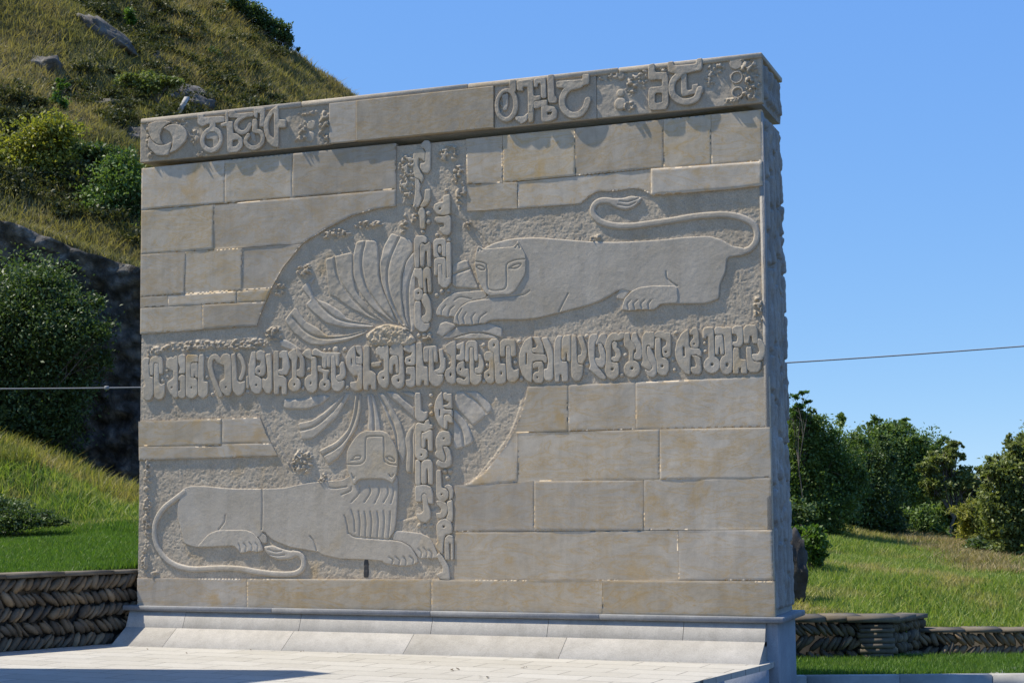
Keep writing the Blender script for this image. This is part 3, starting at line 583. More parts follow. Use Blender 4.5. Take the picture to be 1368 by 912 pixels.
# ---- sun disc rays
U4 = crop(330, 280, 4.56); F9 = crop(575, 360, 9.121); D3 = crop(480, 500, 3.145)
RAYS = [
 ([('P', U4([(222, 672), (290, 588), (350, 680), (430, 722), (480, 768), (600, 763), (740, 728), (700, 760), (600, 800), (450, 826), (370, 817), (280, 750)]))], [U4([(272, 652), (330, 722), (400, 767), (480, 782), (600, 772), (725, 738)])]),
 ([('P', U4([(322, 472), (415, 405), (380, 470), (415, 545), (480, 565), (560, 615), (610, 668), (770, 700), (760, 716), (600, 718), (480, 692), (410, 635), (350, 575), (385, 545)]))], [U4([(372, 445), (410, 540), (470, 610), (570, 672), (770, 702)])]),
 ([('P', U4([(472, 300), (530, 283), (640, 255), (640, 400), (660, 500), (735, 600), (832, 682), (740, 657), (600, 582), (540, 532), (495, 515), (480, 380)]))], [U4([(527, 287), (545, 400), (610, 510), (720, 622), (833, 685)])]),
 ([('P', U4([(665, 188), (790, 186), (800, 300), (800, 400), (830, 500), (870, 590), (910, 690), (880, 682), (760, 600), (680, 500), (643, 400), (643, 270)]))], [U4([(715, 192), (695, 290), (700, 390), (740, 500), (820, 612), (900, 687)])]),
 ([('P', U4([(875, 140), (932, 163), (1005, 190), (1010, 250), (965, 310), (940, 400), (937, 520), (955, 650), (985, 722), (930, 702), (860, 570), (815, 450), (803, 330), (830, 220)]))], [U4([(925, 165), (882, 260), (857, 340), (853, 440), (882, 560), (948, 695)])]),
 ([('P', U4([(1020, 245), (1022, 740), (992, 735), (958, 650), (938, 520), (942, 400), (968, 310)]))], [U4([(1018, 335), (985, 430), (976, 520), (982, 640), (993, 730)])]),
 ([('P', U4([(190, 800), (228, 788), (335, 855), (280, 858), (200, 832)]))], []),
 ([('P', A6([(188, 492), (275, 460), (300, 530), (325, 585), (345, 632), (188, 625)]))], [A6([(186, 553), (240, 532), (292, 514)])]),
 ([('P', F9([(132, 838), (220, 758), (340, 690), (450, 690), (690, 648), (872, 710), (872, 840), (720, 782), (600, 762), (480, 766), (350, 802), (240, 842)]))], []),
 ([('P', F9([(250, 846), (360, 806), (480, 774), (600, 770), (720, 790), (850, 840), (500, 842)]))], []),
 ([('P', F9([(62, 782), (82, 710), (112, 655), (180, 628), (270, 655), (310, 690), (140, 822)]))], []),
 ([('P', R1([(243, 165), (300, 168), (400, 155), (510, 138), (560, 150), (490, 205), (400, 236), (243, 233)]))], [R1([(240, 157), (300, 166), (380, 160), (445, 147)])]),
 ([('P', R1([(338, 330), (440, 308), (520, 253), (600, 180), (650, 128), (692, 128), (660, 192), (600, 290), (500, 380), (440, 432), (363, 442), (350, 380)]))], [R1([(342, 380), (440, 355), (530, 290), (615, 200), (658, 130)])]),
 ([('P', R1([(478, 515), (600, 455), (680, 370), (712, 270), (730, 133), (772, 133), (770, 240), (740, 360), (690, 440), (620, 560), (543, 614), (513, 555)]))], [R1([(508, 550), (620, 482), (690, 390), (732, 270), (750, 132)])]),
 ([('P', R1([(803, 133), (852, 133), (880, 250), (905, 385), (812, 385), (820, 250)]))], [R1([(828, 132), (850, 250), (856, 385)])]),
 ([('P', R1([(870, 128), (922, 128), (990, 240), (1040, 330), (1070, 440), (1072, 520), (1050, 620), (1005, 500), (990, 400), (940, 280)]))], [R1([(885, 132), (950, 250), (1000, 380), (1012, 500)])]),
 ([('P', R1([(915, 116), (1000, 118), (1135, 235), (1138, 312), (1040, 212)]))], [R1([(928, 118), (1030, 212), (1135, 312)])]),
 ([('P', R1([(1030, 116), (1100, 118), (1137, 133), (1137, 165), (1080, 142)]))], []),
 ([('P', R1([(1062, 440), (1085, 380), (1130, 330), (1138, 345), (1138, 665), (1070, 665), (1078, 520)]))], [R1([(1120, 380), (1112, 440), (1118, 520), (1112, 660)])]),
 ([('P', D3([(393, 150), (405, 150), (455, 210), (480, 286), (393, 320)]))], [D3([(397, 190), (428, 238), (437, 300)])]),
 ([('P', D3([(402, 72), (500, 72), (562, 142), (477, 216), (455, 190), (400, 132)]))], [D3([(432, 70), (488, 110), (532, 166)])]),
]
for i, (sh, gr) in enumerate(RAYS):
    bow = lambda X, Z: 0
    piece('sun_ray', sh, M_relief, mon, yf=0.010, yb=0.06, res=0.006, r=0.014, grooves=gr, gw=0.010, gd=0.016, rough=0.003, rf=18, und=0.008, undf=2.5, seed=50+i)
piece('rough_boss', [('P', U4([(718, 765), (760, 730), (800, 708), (860, 694), (930, 708), (990, 748), (1030, 795), (1000, 830), (760, 832)]))], M_field, mon, yf=-0.010, yb=0.06, res=0.006, r=0.05, rough=0.016, rf=34, seed=77)

# ---- lettering band and the two columns of lettering
nl = [0]
def letter(k, *shapes, name='letter', parent=None, yf=-0.006, plane=0.0, yb=0.05, mat=None, r=0.008, sc=None, rough=0.0016):
    sh = []
    for s in shapes:
        if isinstance(s, list): s = ('P', s)
        if s[0].lstrip('-') in ('C',): sh.append((s[0], k([s[1]])[0], s[2]/k.s))
        elif s[0].lstrip('-') == 'E': sh.append((s[0], k([s[1]])[0], s[2]/k.s, s[3]/k.s))
        elif s[0].lstrip('-') == 'S': sh.append((s[0], k(s[1]), s[2]/k.s))
        else: sh.append((s[0], k(s[1])))
    nl[0] += 1
    return piece(name, sh, mat or M_letter, parent or mon, yf=yf, yb=yb, res=0.0052, r=r, rough=rough, rf=18, und=0.002, undf=3, seed=nl[0], plane=plane, inset=-0.0016)
class K:
    def __init__(s, ox, oy, sc): s.ox, s.oy, s.s = ox, oy, sc
    def __call__(s, pts): return [(s.ox+x/s.s, s.oy+y/s.s) for x, y in pts]
def dots(k, *cs, parent=None, plane=0.0, yf=0.0, yb=0.05, mat=None):
    for x, y, r in cs: letter(k, ('C', (x, y), r*1.08), name='dot', parent=parent, plane=plane, yf=yf, yb=yb, mat=mat, r=0.02)
def hole(x, y, r): return ('-C', (x, y), r)
k = K(185, 460, 11.4)
letter(k, [(50, 250), (100, 200), (175, 205), (150, 300), (170, 320), (170, 490), (232, 500), (232, 760), (190, 842), (130, 860), (68, 820), (70, 640), (110, 620), (60, 450)])
letter(k, [(170, 300), (180, 220), (230, 180), (320, 172), (365, 215), (380, 330), (372, 450), (318, 450), (310, 280), (235, 275), (225, 470), (180, 470)])
letter(k, [(240, 285), (308, 285), (315, 580), (350, 615), (405, 590), (402, 760), (355, 832), (290, 842), (242, 800)])
dots(k, (362, 548, 30), (425, 402, 26), (437, 490, 26))
letter(k, [(425, 300), (440, 220), (500, 190), (525, 210), (560, 175), (602, 185), (602, 800), (545, 815), (480, 740), (437, 640), (445, 570), (535, 510), (530, 400), (480, 380), (430, 350)], hole(510, 655, 16))
letter(k, [(610, 180), (660, 145), (715, 165), (715, 440), (610, 445), (640, 360), (610, 280)])
letter(k, [(612, 500), (660, 455), (716, 480), (716, 800), (660, 825), (605, 790), (605, 712), (642, 700), (642, 560), (612, 545)])
letter(k, [(725, 190), (760, 150), (910, 165), (912, 265), (800, 272), (792, 510), (870, 515), (900, 560), (900, 760), (830, 822), (770, 817), (725, 780)], hole(810, 655, 17))
letter(k, [(802, 285), (910, 280), (910, 505), (872, 505), (855, 440), (842, 505), (800, 500)])
letter(k, [(920, 160), (1000, 145), (992, 560), (1062, 575), (1060, 760), (1000, 815), (960, 815), (907, 770)])
dots(k, (1035, 495, 27), (1045, 200, 24), (1120, 758, 29))
letter(k, ('S', [(1225, 250), (1180, 190), (1120, 205), (1092, 290), (1105, 400), (1150, 540), (1210, 690), (1245, 770)], 84))
k = K(290, 460, 11.4)
letter(k, [(50, 210), (90, 150), (150, 135), (200, 165), (220, 240), (227, 700), (190, 772), (140, 787), (70, 720), (37, 630), (45, 560), (120, 520), (115, 320), (40, 300)], hole(135, 650, 18))
letter(k, [(215, 150), (280, 130), (302, 420), (310, 550), (345, 580), (430, 555), (435, 640), (400, 740), (340, 787), (290, 770), (237, 700), (228, 300)])
letter(k, ('S', [(340, 165), (388, 250), (410, 340), (395, 440), (360, 520)], 66))
dots(k, (460, 715, 29)); letter(k, [(445, 485), (480, 480), (492, 670), (450, 672)])
letter(k, [(525, 105), (597, 105), (582, 400), (575, 470), (640, 495), (685, 540), (687, 680), (640, 747), (590, 752), (530, 710), (490, 600), (480, 350)], hole(597, 618, 19))
letter(k, [(600, 110), (670, 82), (727, 130), (740, 330), (740, 420), (712, 478), (655, 488), (590, 450), (580, 380), (610, 330), (660, 315), (672, 250), (605, 235)], hole(645, 410, 19))
letter(k, [(735, 150), (825, 132), (842, 400), (842, 680), (800, 747), (750, 742), (695, 660), (692, 510), (740, 535), (775, 500), (765, 350)])
letter(k, [(868, 95), (945, 98), (932, 470), (1010, 477), (1062, 530), (1062, 762), (992, 765), (985, 640), (945, 640), (940, 762), (870, 760), (860, 400)])
letter(k, [(950, 130), (1000, 93), (1072, 100), (1088, 200), (1112, 350), (1062, 465), (960, 462), (928, 420), (940, 380), (1000, 380), (1000, 205), (950, 205)])
letter(k, ('C', (1180, 610), 112), [(1145, 560), (1145, 250), (1100, 200), (1080, 130), (1185, 55), (1230, 180), (1210, 290), (1212, 560)], hole(1180, 608, 18))
k = K(395, 450, 11.4)
letter(k, [(10, 160), (30, 165), (142, 340), (137, 590), (80, 622), (20, 590), (15, 500), (60, 490), (75, 420), (65, 330), (10, 270)])
letter(k, [(95, 260), (150, 193), (210, 188), (245, 240), (250, 300), (317, 310), (332, 600), (327, 790), (260, 852), (190, 832), (140, 740), (140, 640), (190, 585), (242, 570), (245, 345), (180, 325)], ('-E', (232, 700), 16, 28))
dots(k, (190, 490, 29), (105, 782, 25))
letter(k, [(255, 210), (300, 172), (400, 235), (690, 235), (662, 290), (662, 440), (615, 440), (610, 292), (535, 292), (530, 460), (482, 457), (477, 290), (465, 480), (410, 472), (405, 300), (330, 285), (255, 280)])
letter(k, ('C', (445, 730), 100), [(335, 440), (385, 440), (402, 490), (522, 510), (482, 590), (482, 660), (420, 660), (420, 545), (340, 525)], hole(442, 725, 22))
dots(k, (435, 200, 24), (510, 190, 22), (600, 192, 45), (740, 190, 32))
letter(k, [(540, 285), (605, 285), (612, 640), (655, 685), (742, 655), (740, 740), (690, 812), (640, 832), (580, 812), (548, 760)])
letter(k, [(697, 380), (735, 383), (767, 520), (762, 600), (680, 680), (620, 652), (617, 590), (675, 570), (680, 480), (662, 440)])
dots(k, (780, 765, 32))
letter(k, [(902, 128), (920, 300), (920, 422), (1017, 427), (1017, 790), (960, 822), (890, 817), (840, 770), (833, 690), (930, 680), (950, 622), (940, 578), (890, 600), (830, 540), (770, 420), (763, 320), (800, 220), (850, 160)], ('-S', [(852, 335), (858, 425)], 20))
letter(k, [(908, 130), (980, 130), (1020, 210), (1017, 418), (925, 412), (915, 290), (980, 312), (985, 280), (940, 240)])
letter(k, [(1035, 130), (1127, 130), (1122, 505), (1180, 530), (1227, 580), (1227, 812), (1160, 802), (1150, 730), (1110, 730), (1102, 812), (1030, 802)])
letter(k, [(1155, 390), (1290, 378), (1292, 448), (1160, 460)])
k = K(500, 450, 11.4)
letter(k, [(20, 190), (60, 143), (130, 150), (160, 133), (220, 138), (222, 500), (227, 700), (190, 777), (130, 777), (75, 722), (46, 630), (60, 560), (100, 520), (152, 505), (145, 335), (100, 340), (80, 285), (30, 265)], hole(140, 622, 20))
letter(k, [(232, 180), (290, 108), (400, 103), (442, 150), (447, 400), (462, 600), (452, 740), (400, 787), (340, 782), (280, 722), (260, 640), (290, 590), (387, 562), (387, 400), (372, 282), (240, 272)], ('-E', (370, 660), 19, 26))
letter(k, [(233, 325), (290, 275), (362, 290), (385, 550), (335, 555), (325, 405), (285, 422), (275, 562), (233, 560)])
letter(k, [(450, 130), (520, 118), (540, 140), (620, 93), (632, 230), (628, 420), (580, 437), (490, 427), (466, 370), (480, 312), (560, 280), (580, 232), (540, 242), (450, 202)], hole(540, 360, 19))
letter(k, [(490, 460), (620, 450), (630, 600), (622, 742), (560, 772), (490, 742), (478, 652), (552, 642), (557, 572), (485, 562)])
letter(k, [(643, 83), (727, 85), (747, 442), (817, 462), (832, 742), (770, 742), (760, 662), (720, 662), (710, 742), (638, 742), (640, 400)])
letter(k, [(745, 150), (952, 128), (972, 380), (910, 387), (905, 202), (832, 185), (825, 382), (755, 382)])
letter(k, [(835, 182), (897, 182), (905, 505), (960, 570), (1052, 565), (1052, 660), (1000, 732), (940, 757), (880, 732), (833, 660)])
letter(k, [(983, 185), (1042, 185), (1060, 318), (1087, 318), (1087, 480), (1050, 552), (950, 562), (908, 512), (990, 482), (1010, 420), (1000, 330)])
letter(k, [(1078, 140), (1150, 83), (1225, 58), (1248, 100), (1242, 480), (1242, 700), (1180, 722), (1110, 682), (1070, 580), (1090, 500), (1170, 452), (1170, 290), (1110, 250)], ('-E', (1165, 570), 18, 32))
k = K(600, 445, 11.4)
letter(k, [(113, 170), (180, 148), (232, 122), (242, 400), (180, 422), (113, 402), (113, 330), (165, 330), (175, 240), (120, 237)])
letter(k, [(108, 560), (130, 468), (200, 423), (232, 428), (237, 540), (297, 540), (317, 700), (312, 782), (240, 792), (150, 772), (113, 740), (113, 685), (180, 685), (230, 717), (267, 670), (190, 657), (130, 622)], ('-E', (175, 548), 15, 25))
letter(k, [(253, 160), (300, 112), (390, 112), (432, 160), (442, 410), (390, 427), (380, 212), (305, 212), (300, 432), (245, 432)])
letter(k, [(312, 220), (375, 220), (385, 600), (425, 630), (502, 622), (490, 722), (430, 787), (370, 787), (323, 740)])
letter(k, [(445, 318), (482, 330), (522, 420), (537, 500), (500, 602), (440, 617), (393, 602), (393, 530), (450, 520), (457, 440)])
dots(k, (517, 180, 29), (578, 487, 28), (525, 732, 29), (1060, 125, 28), (1000, 440, 29), (1095, 697, 31), (8, 460, 22))
letter(k, [(598, 130), (650, 83), (720, 83), (767, 140), (772, 462), (862, 470), (872, 740), (800, 777), (730, 772), (700, 700), (690, 310), (620, 268), (598, 205)], ('-E', (685, 180), 16, 25), ('-E', (795, 610), 15, 26))
letter(k, [(528, 330), (570, 278), (640, 273), (687, 312), (692, 730), (640, 772), (580, 752), (538, 680), (538, 590), (612, 545), (612, 425), (550, 422)], ('-E', (605, 635), 17, 24))
letter(k, [(778, 130), (830, 88), (980, 92), (1012, 140), (1022, 340), (950, 362), (940, 190), (850, 190), (850, 352), (778, 352)])
letter(k, [(863, 195), (942, 195), (952, 505), (990, 570), (1067, 540), (1062, 680), (1000, 742), (930, 747), (883, 700)])
k = K(690, 440, 11.4)
letter(k, [(230, 102), (242, 200), (240, 372), (430, 377), (467, 430), (462, 500), (430, 512), (395, 472), (300, 472), (242, 492), (237, 812), (160, 782), (90, 692), (43, 540), (37, 400), (70, 280), (130, 165)], ('-S', [(150, 365), (150, 525)], 22))
letter(k, [(250, 113), (350, 113), (402, 220), (422, 370), (330, 362), (245, 350), (242, 285), (300, 278), (320, 240), (290, 180)])
letter(k, [(248, 520), (300, 490), (390, 490), (417, 540), (417, 770), (380, 817), (290, 812), (248, 760), (253, 680), (300, 645), (340, 640), (330, 565), (255, 600)], hole(318, 730, 15))
letter(k, [(383, 130), (465, 112), (522, 230), (562, 350), (562, 740), (510, 787), (440, 772), (418, 720), (418, 600), (470, 600), (485, 480), (470, 380), (420, 250)])
letter(k, [(588, 160), (630, 93), (702, 93), (682, 200), (682, 485), (762, 490), (787, 540), (787, 792), (700, 797), (690, 682), (655, 682), (655, 797), (590, 797), (573, 500), (573, 280)])
letter(k, [(690, 150), (730, 88), (827, 83), (827, 492), (780, 482), (770, 350), (752, 350), (745, 472), (688, 467)])
letter(k, [(838, 88), (912, 88), (925, 460), (945, 530), (1022, 545), (1007, 700), (960, 782), (890, 787), (838, 720)])
letter(k, [(933, 100), (1002, 83), (1052, 230), (1077, 330), (1062, 430), (1010, 532), (940, 512), (935, 395), (985, 385), (1000, 300), (960, 200)])
dots(k, (1060, 105, 27), (1075, 532, 30), (1055, 685, 16))
k = K(780, 435, 11.4)
letter(k, [(78, 170), (130, 123), (200, 128), (222, 180), (172, 270), (162, 420), (172, 540), (220, 640), (342, 790), (310, 822), (230, 792), (150, 722), (78, 662), (100, 600), (78, 500), (63, 330)])
letter(k, [(213, 190), (270, 118), (330, 113), (357, 180), (350, 280), (300, 302), (270, 258), (230, 258), (200, 300), (180, 270)])
letter(k, [(218, 270), (265, 263), (312, 350), (337, 450), (332, 580), (280, 642), (220, 622), (180, 550), (173, 490), (240, 500), (255, 460), (230, 380)])
letter(k, [(358, 170), (430, 108), (500, 113), (520, 138), (560, 98), (622, 103), (617, 180), (540, 222), (430, 232), (417, 300), (417, 540), (430, 557), (532, 572), (537, 740), (480, 807), (420, 817), (360, 782), (318, 680), (340, 540), (345, 400), (308, 310)], hole(435, 660, 24))
letter(k, [(433, 260), (470, 233), (512, 270), (502, 330), (552, 370), (572, 450), (532, 540), (460, 552), (423, 520), (423, 480), (480, 470), (490, 420), (440, 340)])
dots(k, (568, 280, 28), (630, 447, 28), (573, 750, 31), (38, 155, 27), (45, 590, 30))
letter(k, ('C', (735, 660), 126), [(620, 108), (697, 103), (707, 210), (782, 300), (792, 360), (755, 372), (755, 580), (688, 580), (688, 385), (620, 320), (608, 220)], hole(735, 648, 24))
letter(k, [(738, 110), (800, 103), (822, 190), (882, 300), (892, 420), (872, 512), (800, 522), (760, 502), (772, 420), (802, 400), (790, 310), (718, 220)])
letter(k, [(883, 180), (930, 98), (1060, 93), (1077, 150), (1072, 342), (1020, 342), (1000, 290), (955, 300), (950, 400), (990, 530), (1047, 630), (1000, 690), (870, 602), (900, 540), (888, 400)])
letter(k, [(967, 318), (1000, 308), (1082, 470), (1112, 560), (1112, 740), (1060, 787), (980, 772), (935, 690), (935, 665), (1000, 695), (1055, 635), (985, 520), (960, 420)])
letter(k, [(1085, 190), (1172, 185), (1182, 485), (1254, 500), (1300, 560), (1300, 680), (1254, 752), (1180, 757), (1118, 710), (1110, 530), (1085, 460)], hole(1195, 615, 20))
letter(k, [(1078, 110), (1140, 83), (1210, 88), (1235, 110), (1254, 97), (1310, 110), (1328, 150), (1325, 450), (1270, 490), (1215, 470), (1195, 400), (1200, 330), (1254, 300), (1262, 230), (1190, 192), (1082, 175)], hole(1250, 400, 20))
k = K(890, 425, 9.771)
dots(k, (125, 190, 25), (85, 540, 22), (105, 675, 22), (500, 325, 21), (508, 432, 21))
letter(k, [(295, 132), (302, 390), (430, 395), (462, 440), (462, 502), (420, 492), (390, 472), (317, 482), (317, 742), (240, 712), (170, 622), (128, 520), (118, 420), (140, 310), (200, 195)], ('-S', [(230, 385), (235, 485)], 28))
letter(k, [(304, 180), (350, 128), (400, 128), (427, 190), (432, 360), (400, 397), (330, 387), (308, 330), (330, 290), (360, 260), (350, 212), (310, 217)], hole(365, 335, 13))
letter(k, [(330, 478), (400, 488), (452, 520), (467, 690), (430, 737), (360, 732), (323, 690), (323, 640), (385, 635), (390, 590), (370, 530)])
letter(k, ('C', (598, 608), 103), [(555, 250), (555, 540), (637, 540), (622, 120), (560, 112), (500, 118), (478, 160), (478, 265), (520, 272), (530, 220)], hole(600, 603, 21))
letter(k, [(628, 140), (660, 112), (760, 122), (800, 112), (852, 120), (862, 300), (872, 500), (862, 700), (800, 737), (740, 722), (703, 640), (703, 560), (730, 500), (770, 482), (762, 300), (750, 212), (640, 217)], ('-E', (797, 608), 20, 30))
letter(k, [(638, 225), (740, 215), (762, 470), (715, 477), (702, 372), (688, 380), (685, 477), (643, 475)])
letter(k, [(858, 130), (910, 93), (980, 97), (1007, 150), (1007, 330), (970, 377), (900, 377), (863, 340), (870, 310), (920, 310), (935, 250), (910, 205), (860, 205)])
letter(k, [(875, 385), (950, 385), (962, 535), (1047, 540), (1062, 722), (985, 722), (980, 645), (950, 645), (945, 722), (873, 722)])
letter(k, [(1008, 130), (1050, 88), (1160, 88), (1192, 140), (1202, 330), (1135, 332), (1120, 227), (1090, 230), (1085, 332), (1018, 332)])
letter(k, [(1043, 375), (1112, 375), (1122, 520), (1150, 570), (1242, 572), (1237, 660), (1190, 707), (1100, 707), (1058, 660)])
letter(k, [(1200, 258), (1252, 290), (1297, 370), (1292, 470), (1250, 547), (1170, 567), (1128, 530), (1118, 470), (1200, 467), (1220, 420), (1190, 340)])
# upper columns
k = K(520, 180, 9.117)
letter(k, [(393, 110), (430, 73), (480, 73), (507, 120), (507, 420), (470, 472), (410, 462), (373, 400), (383, 350), (440, 345), (445, 205), (425, 167), (393, 165)])
letter(k, [(293, 230), (340, 173), (410, 173), (440, 220), (440, 340), (395, 300), (360, 285), (352, 380), (390, 465), (422, 520), (400, 592), (370, 545), (310, 525), (293, 400)])
letter(k, [(313, 532), (360, 547), (385, 620), (370, 690), (402, 780), (360, 882), (288, 892), (310, 780), (318, 680)])
letter(k, [(438, 668), (502, 663), (502, 780), (470, 852), (400, 892), (375, 872), (430, 785)])
dots(k, (690, 675, 22))
k = K(530, 265, 9.12)
letter(k, [(258, 190), (285, 122), (320, 112), (347, 160), (347, 372), (290, 372), (280, 212)])
dots(k, (382, 178, 28), (380, 285, 29), (312, 405, 22), (485, 445, 21), (630, 505, 22))
letter(k, [(565, -30), (650, -50), (657, 180), (630, 200), (560, 210), (490, 190), (448, 130), (460, 75), (520, 48), (565, 50)], hole(527, 127, 18))
letter(k, [(470, 230), (560, 225), (640, 206), (662, 240), (662, 400), (630, 452), (570, 442), (523, 390), (530, 355), (580, 350), (575, 300), (490, 297), (463, 260)])
letter(k, [(213, 500), (240, 458), (330, 455), (372, 490), (365, 545), (310, 535), (278, 580), (275, 842), (228, 852), (213, 700)])
letter(k, [(288, 570), (310, 545), (345, 570), (400, 528), (420, 570), (422, 832), (380, 837), (370, 640), (345, 640), (335, 832), (293, 832), (285, 700)])
letter(k, [(448, 520), (490, 488), (570, 488), (602, 530), (602, 712), (555, 707), (550, 560), (500, 560), (495, 660), (530, 722), (453, 722)])
letter(k, ('E', (525, 625), 24, 45))
letter(k, [(603, 540), (662, 540), (667, 912), (660, 1035), (615, 1035), (608, 800)])
letter(k, [(458, 740), (510, 718), (590, 728), (605, 780), (605, 1012), (565, 1002), (555, 800), (500, 800), (495, 940), (458, 940)])
k = K(530, 360, 9.12)
letter(k, [(500, -60), (550, -65), (558, 60), (600, 107), (652, 95), (657, 160), (610, 217), (560, 222), (508, 172)])
letter(k, [(213, -10), (300, -15), (322, 30), (322, 235), (275, 222), (260, 115), (213, 82)])
letter(k, [(325, 0), (370, -32), (417, 0), (427, 282), (385, 282), (375, 110), (350, 110), (365, 287), (328, 282)])
letter(k, [(213, 250), (270, 223), (322, 260), (317, 350), (280, 382), (235, 377), (213, 342)], hole(262, 288, 15))
letter(k, [(218, 387), (295, 387), (298, 600), (338, 660), (402, 650), (402, 700), (350, 757), (290, 757), (218, 702)])
letter(k, [(320, 302), (360, 288), (412, 380), (427, 500), (422, 600), (380, 652), (330, 647), (298, 610), (310, 570), (350, 550), (360, 500), (300, 382)])
dots(k, (480, 312, 24), (545, 265, 24), (625, 258, 20), (330, 795, 26), (395, 790, 25), (265, 800, 22))
# lower columns
k = K(540, 515, 11.4)
letter(k, [(163, 108), (250, 108), (258, 370), (300, 407), (357, 388), (352, 480), (300, 542), (220, 547), (168, 490)])
dots(k, (402, 145, 26), (398, 300, 29), (408, 422, 30))
letter(k, [(580, 85), (597, 360), (732, 365), (742, 480), (710, 440), (650, 420), (600, 432), (602, 655), (540, 602), (480, 490), (458, 360), (475, 240), (520, 145)], ('-S', [(540, 365), (542, 455)], 22))
letter(k, [(598, 110), (640, 102), (660, 128), (725, 122), (737, 350), (640, 342), (590, 322), (590, 300), (660, 290), (690, 250), (600, 205)])
letter(k, [(605, 442), (690, 432), (735, 485), (742, 565), (690, 562), (660, 530), (655, 592), (652, 662), (603, 655)])
letter(k, [(170, 600), (215, 558), (310, 583), (325, 530), (375, 515), (390, 588), (432, 598), (432, 650), (360, 670), (325, 700), (260, 692), (255, 950), (320, 957), (357, 1010), (352, 1080), (290, 1137), (220, 1132), (170, 1080)], hole(262, 1050, 18))
letter(k, [(266, 722), (320, 705), (380, 672), (432, 682), (434, 992), (370, 992), (362, 812), (325, 812), (318, 942), (266, 947)])
letter(k, [(483, 800), (530, 708), (600, 683), (680, 698), (717, 770), (712, 870), (680, 912), (590, 907), (588, 960), (630, 1080), (625, 1148), (590, 1155), (510, 1102), (468, 1060), (473, 1010), (500, 990), (480, 900)], hole(605, 803, 16))
k = K(540, 585, 11.4)
letter(k, [(592, 125), (650, 123), (702, 190), (727, 300), (717, 410), (650, 452), (570, 452), (500, 412), (488, 370), (520, 322), (570, 358), (622, 366), (646, 310), (634, 240)])
letter(k, [(170, 340), (210, 323), (250, 370), (252, 712), (170, 715)])
letter(k, [(263, 370), (320, 323), (400, 328), (437, 390), (437, 702), (370, 702), (360, 470), (340, 460), (340, 692), (263, 702)])
dots(k, (612, 505, 33), (690, 500, 33), (655, 605, 31))
letter(k, [(488, 500), (520, 478), (560, 503), (570, 740), (590, 762), (640, 770), (677, 820), (672, 900), (620, 962), (550, 962), (493, 900)], hole(570, 853, 15))
letter(k, [(610, 738), (660, 703), (720, 728), (752, 800), (742, 900), (692, 945), (692, 820), (660, 770)])
letter(k, [(170, 720), (330, 708), (410, 748), (442, 850), (442, 1002), (370, 992), (350, 870), (310, 828), (270, 860), (265, 972), (170, 962)])
k = K(540, 645, 6.756)
letter(k, [(160, 110), (185, 90), (210, 113), (215, 190), (242, 260), (237, 320), (200, 357), (150, 347), (115, 312), (107, 273), (150, 275), (175, 250), (170, 190)])
dots(k, (130, 380, 17), (182, 385, 17), (240, 382, 17))
letter(k, [(290, 160), (330, 153), (380, 180), (397, 230), (387, 280), (350, 317), (300, 317), (288, 270), (330, 265), (335, 230), (300, 195)])
letter(k, [(385, 170), (437, 148), (442, 300), (432, 352), (380, 325), (400, 260)])
letter(k, [(293, 370), (330, 328), (370, 318), (420, 343), (437, 400), (432, 450), (370, 467), (355, 520), (350, 642), (300, 602), (283, 555), (305, 530), (293, 440)], hole(358, 392, 12))
letter(k, [(365, 500), (400, 463), (445, 478), (446, 692), (420, 692), (425, 550), (402, 530), (412, 692), (368, 692)])
letter(k, [(293, 650), (315, 628), (360, 680), (402, 750), (417, 872), (320, 862), (293, 832), (300, 815), (345, 800), (350, 760), (310, 690)])

# ---- lintel
def flatbox(mb, pts, y0, y1, plane):
    P = flat(pts, plane)
PL = -0.04
lint = MB(); lint.box((-0.03, 0.02, ZL1+0.005), (WD-0.022, DEP+0.02, ZT-0.06)); lint = lint.build('lintel', M_lint, mon)
def xl(px): return float(np.clip(flat([(px, 150)], PL)[0, 0], -0.04, WD+0.01))
def lgrid(name, x0, x1, z0, z1, rough_c, base, mat, seed):
    x = np.arange(x0, x1, 0.008); x = np.append(x, x1); z = np.append(np.arange(z0, z1, 0.008), z1)
    X, Z = np.meshgrid(x, z, indexing='ij')
    Y = base + (0.008*fbm(X*20, Z*20, seed, 4) if rough_c else 0.008*fbm(X*1.3, Z*1.6, seed, 3)+0.0015*fbm(X*16, Z*16, seed, 3))
    mk = np.zeros_like(X)
    for a, b, rx, ry, s in rough_c:
        c = flat([(a, b)], PL)[0]; q = 1-np.hypot((X-c[0])/(rx*PXM), (Z-c[1])/(ry*PXM)); mk = np.maximum(mk, s*sstep(0, 0.5, q+0.5*fbm(X*9, Z*9, 2, 3)))
    ch = fbm(X*38, Z*38, seed+1, 3); pit = fbm(X*36, Z*36, seed+2, 3)
    Y = Y - mk*0.034*sstep(0.0, 0.10, ch) + 0.012*sstep(0.1, 0.25, pit)*(mk > 0.05)
    V = np.stack([X, Y, Z], -1)
    # closed slab: front grid + skirt back to the core
    i = np.arange(X.size).reshape(X.shape); Vf = V.reshape(-1, 3); F = [grid_faces(*X.shape)]
    ring = np.concatenate([i[:, 0], i[-1, 1:], i[-2::-1, -1], i[0, -2:0:-1]]); n = len(Vf); B = Vf[ring].copy(); B[:, 1] = 0.06
    m_ = len(ring); a = np.arange(m_); b = (a+1) % m_
    F.append(np.stack([ring[b], ring[a], n+a, n+b], -1))
    return mesh(name, np.vstack([Vf, B]), F, mat, lint, smooth=True)
xa, xb, xc, xd, xe = -0.035, xl(439), xl(659), xl(796), WD+0.004
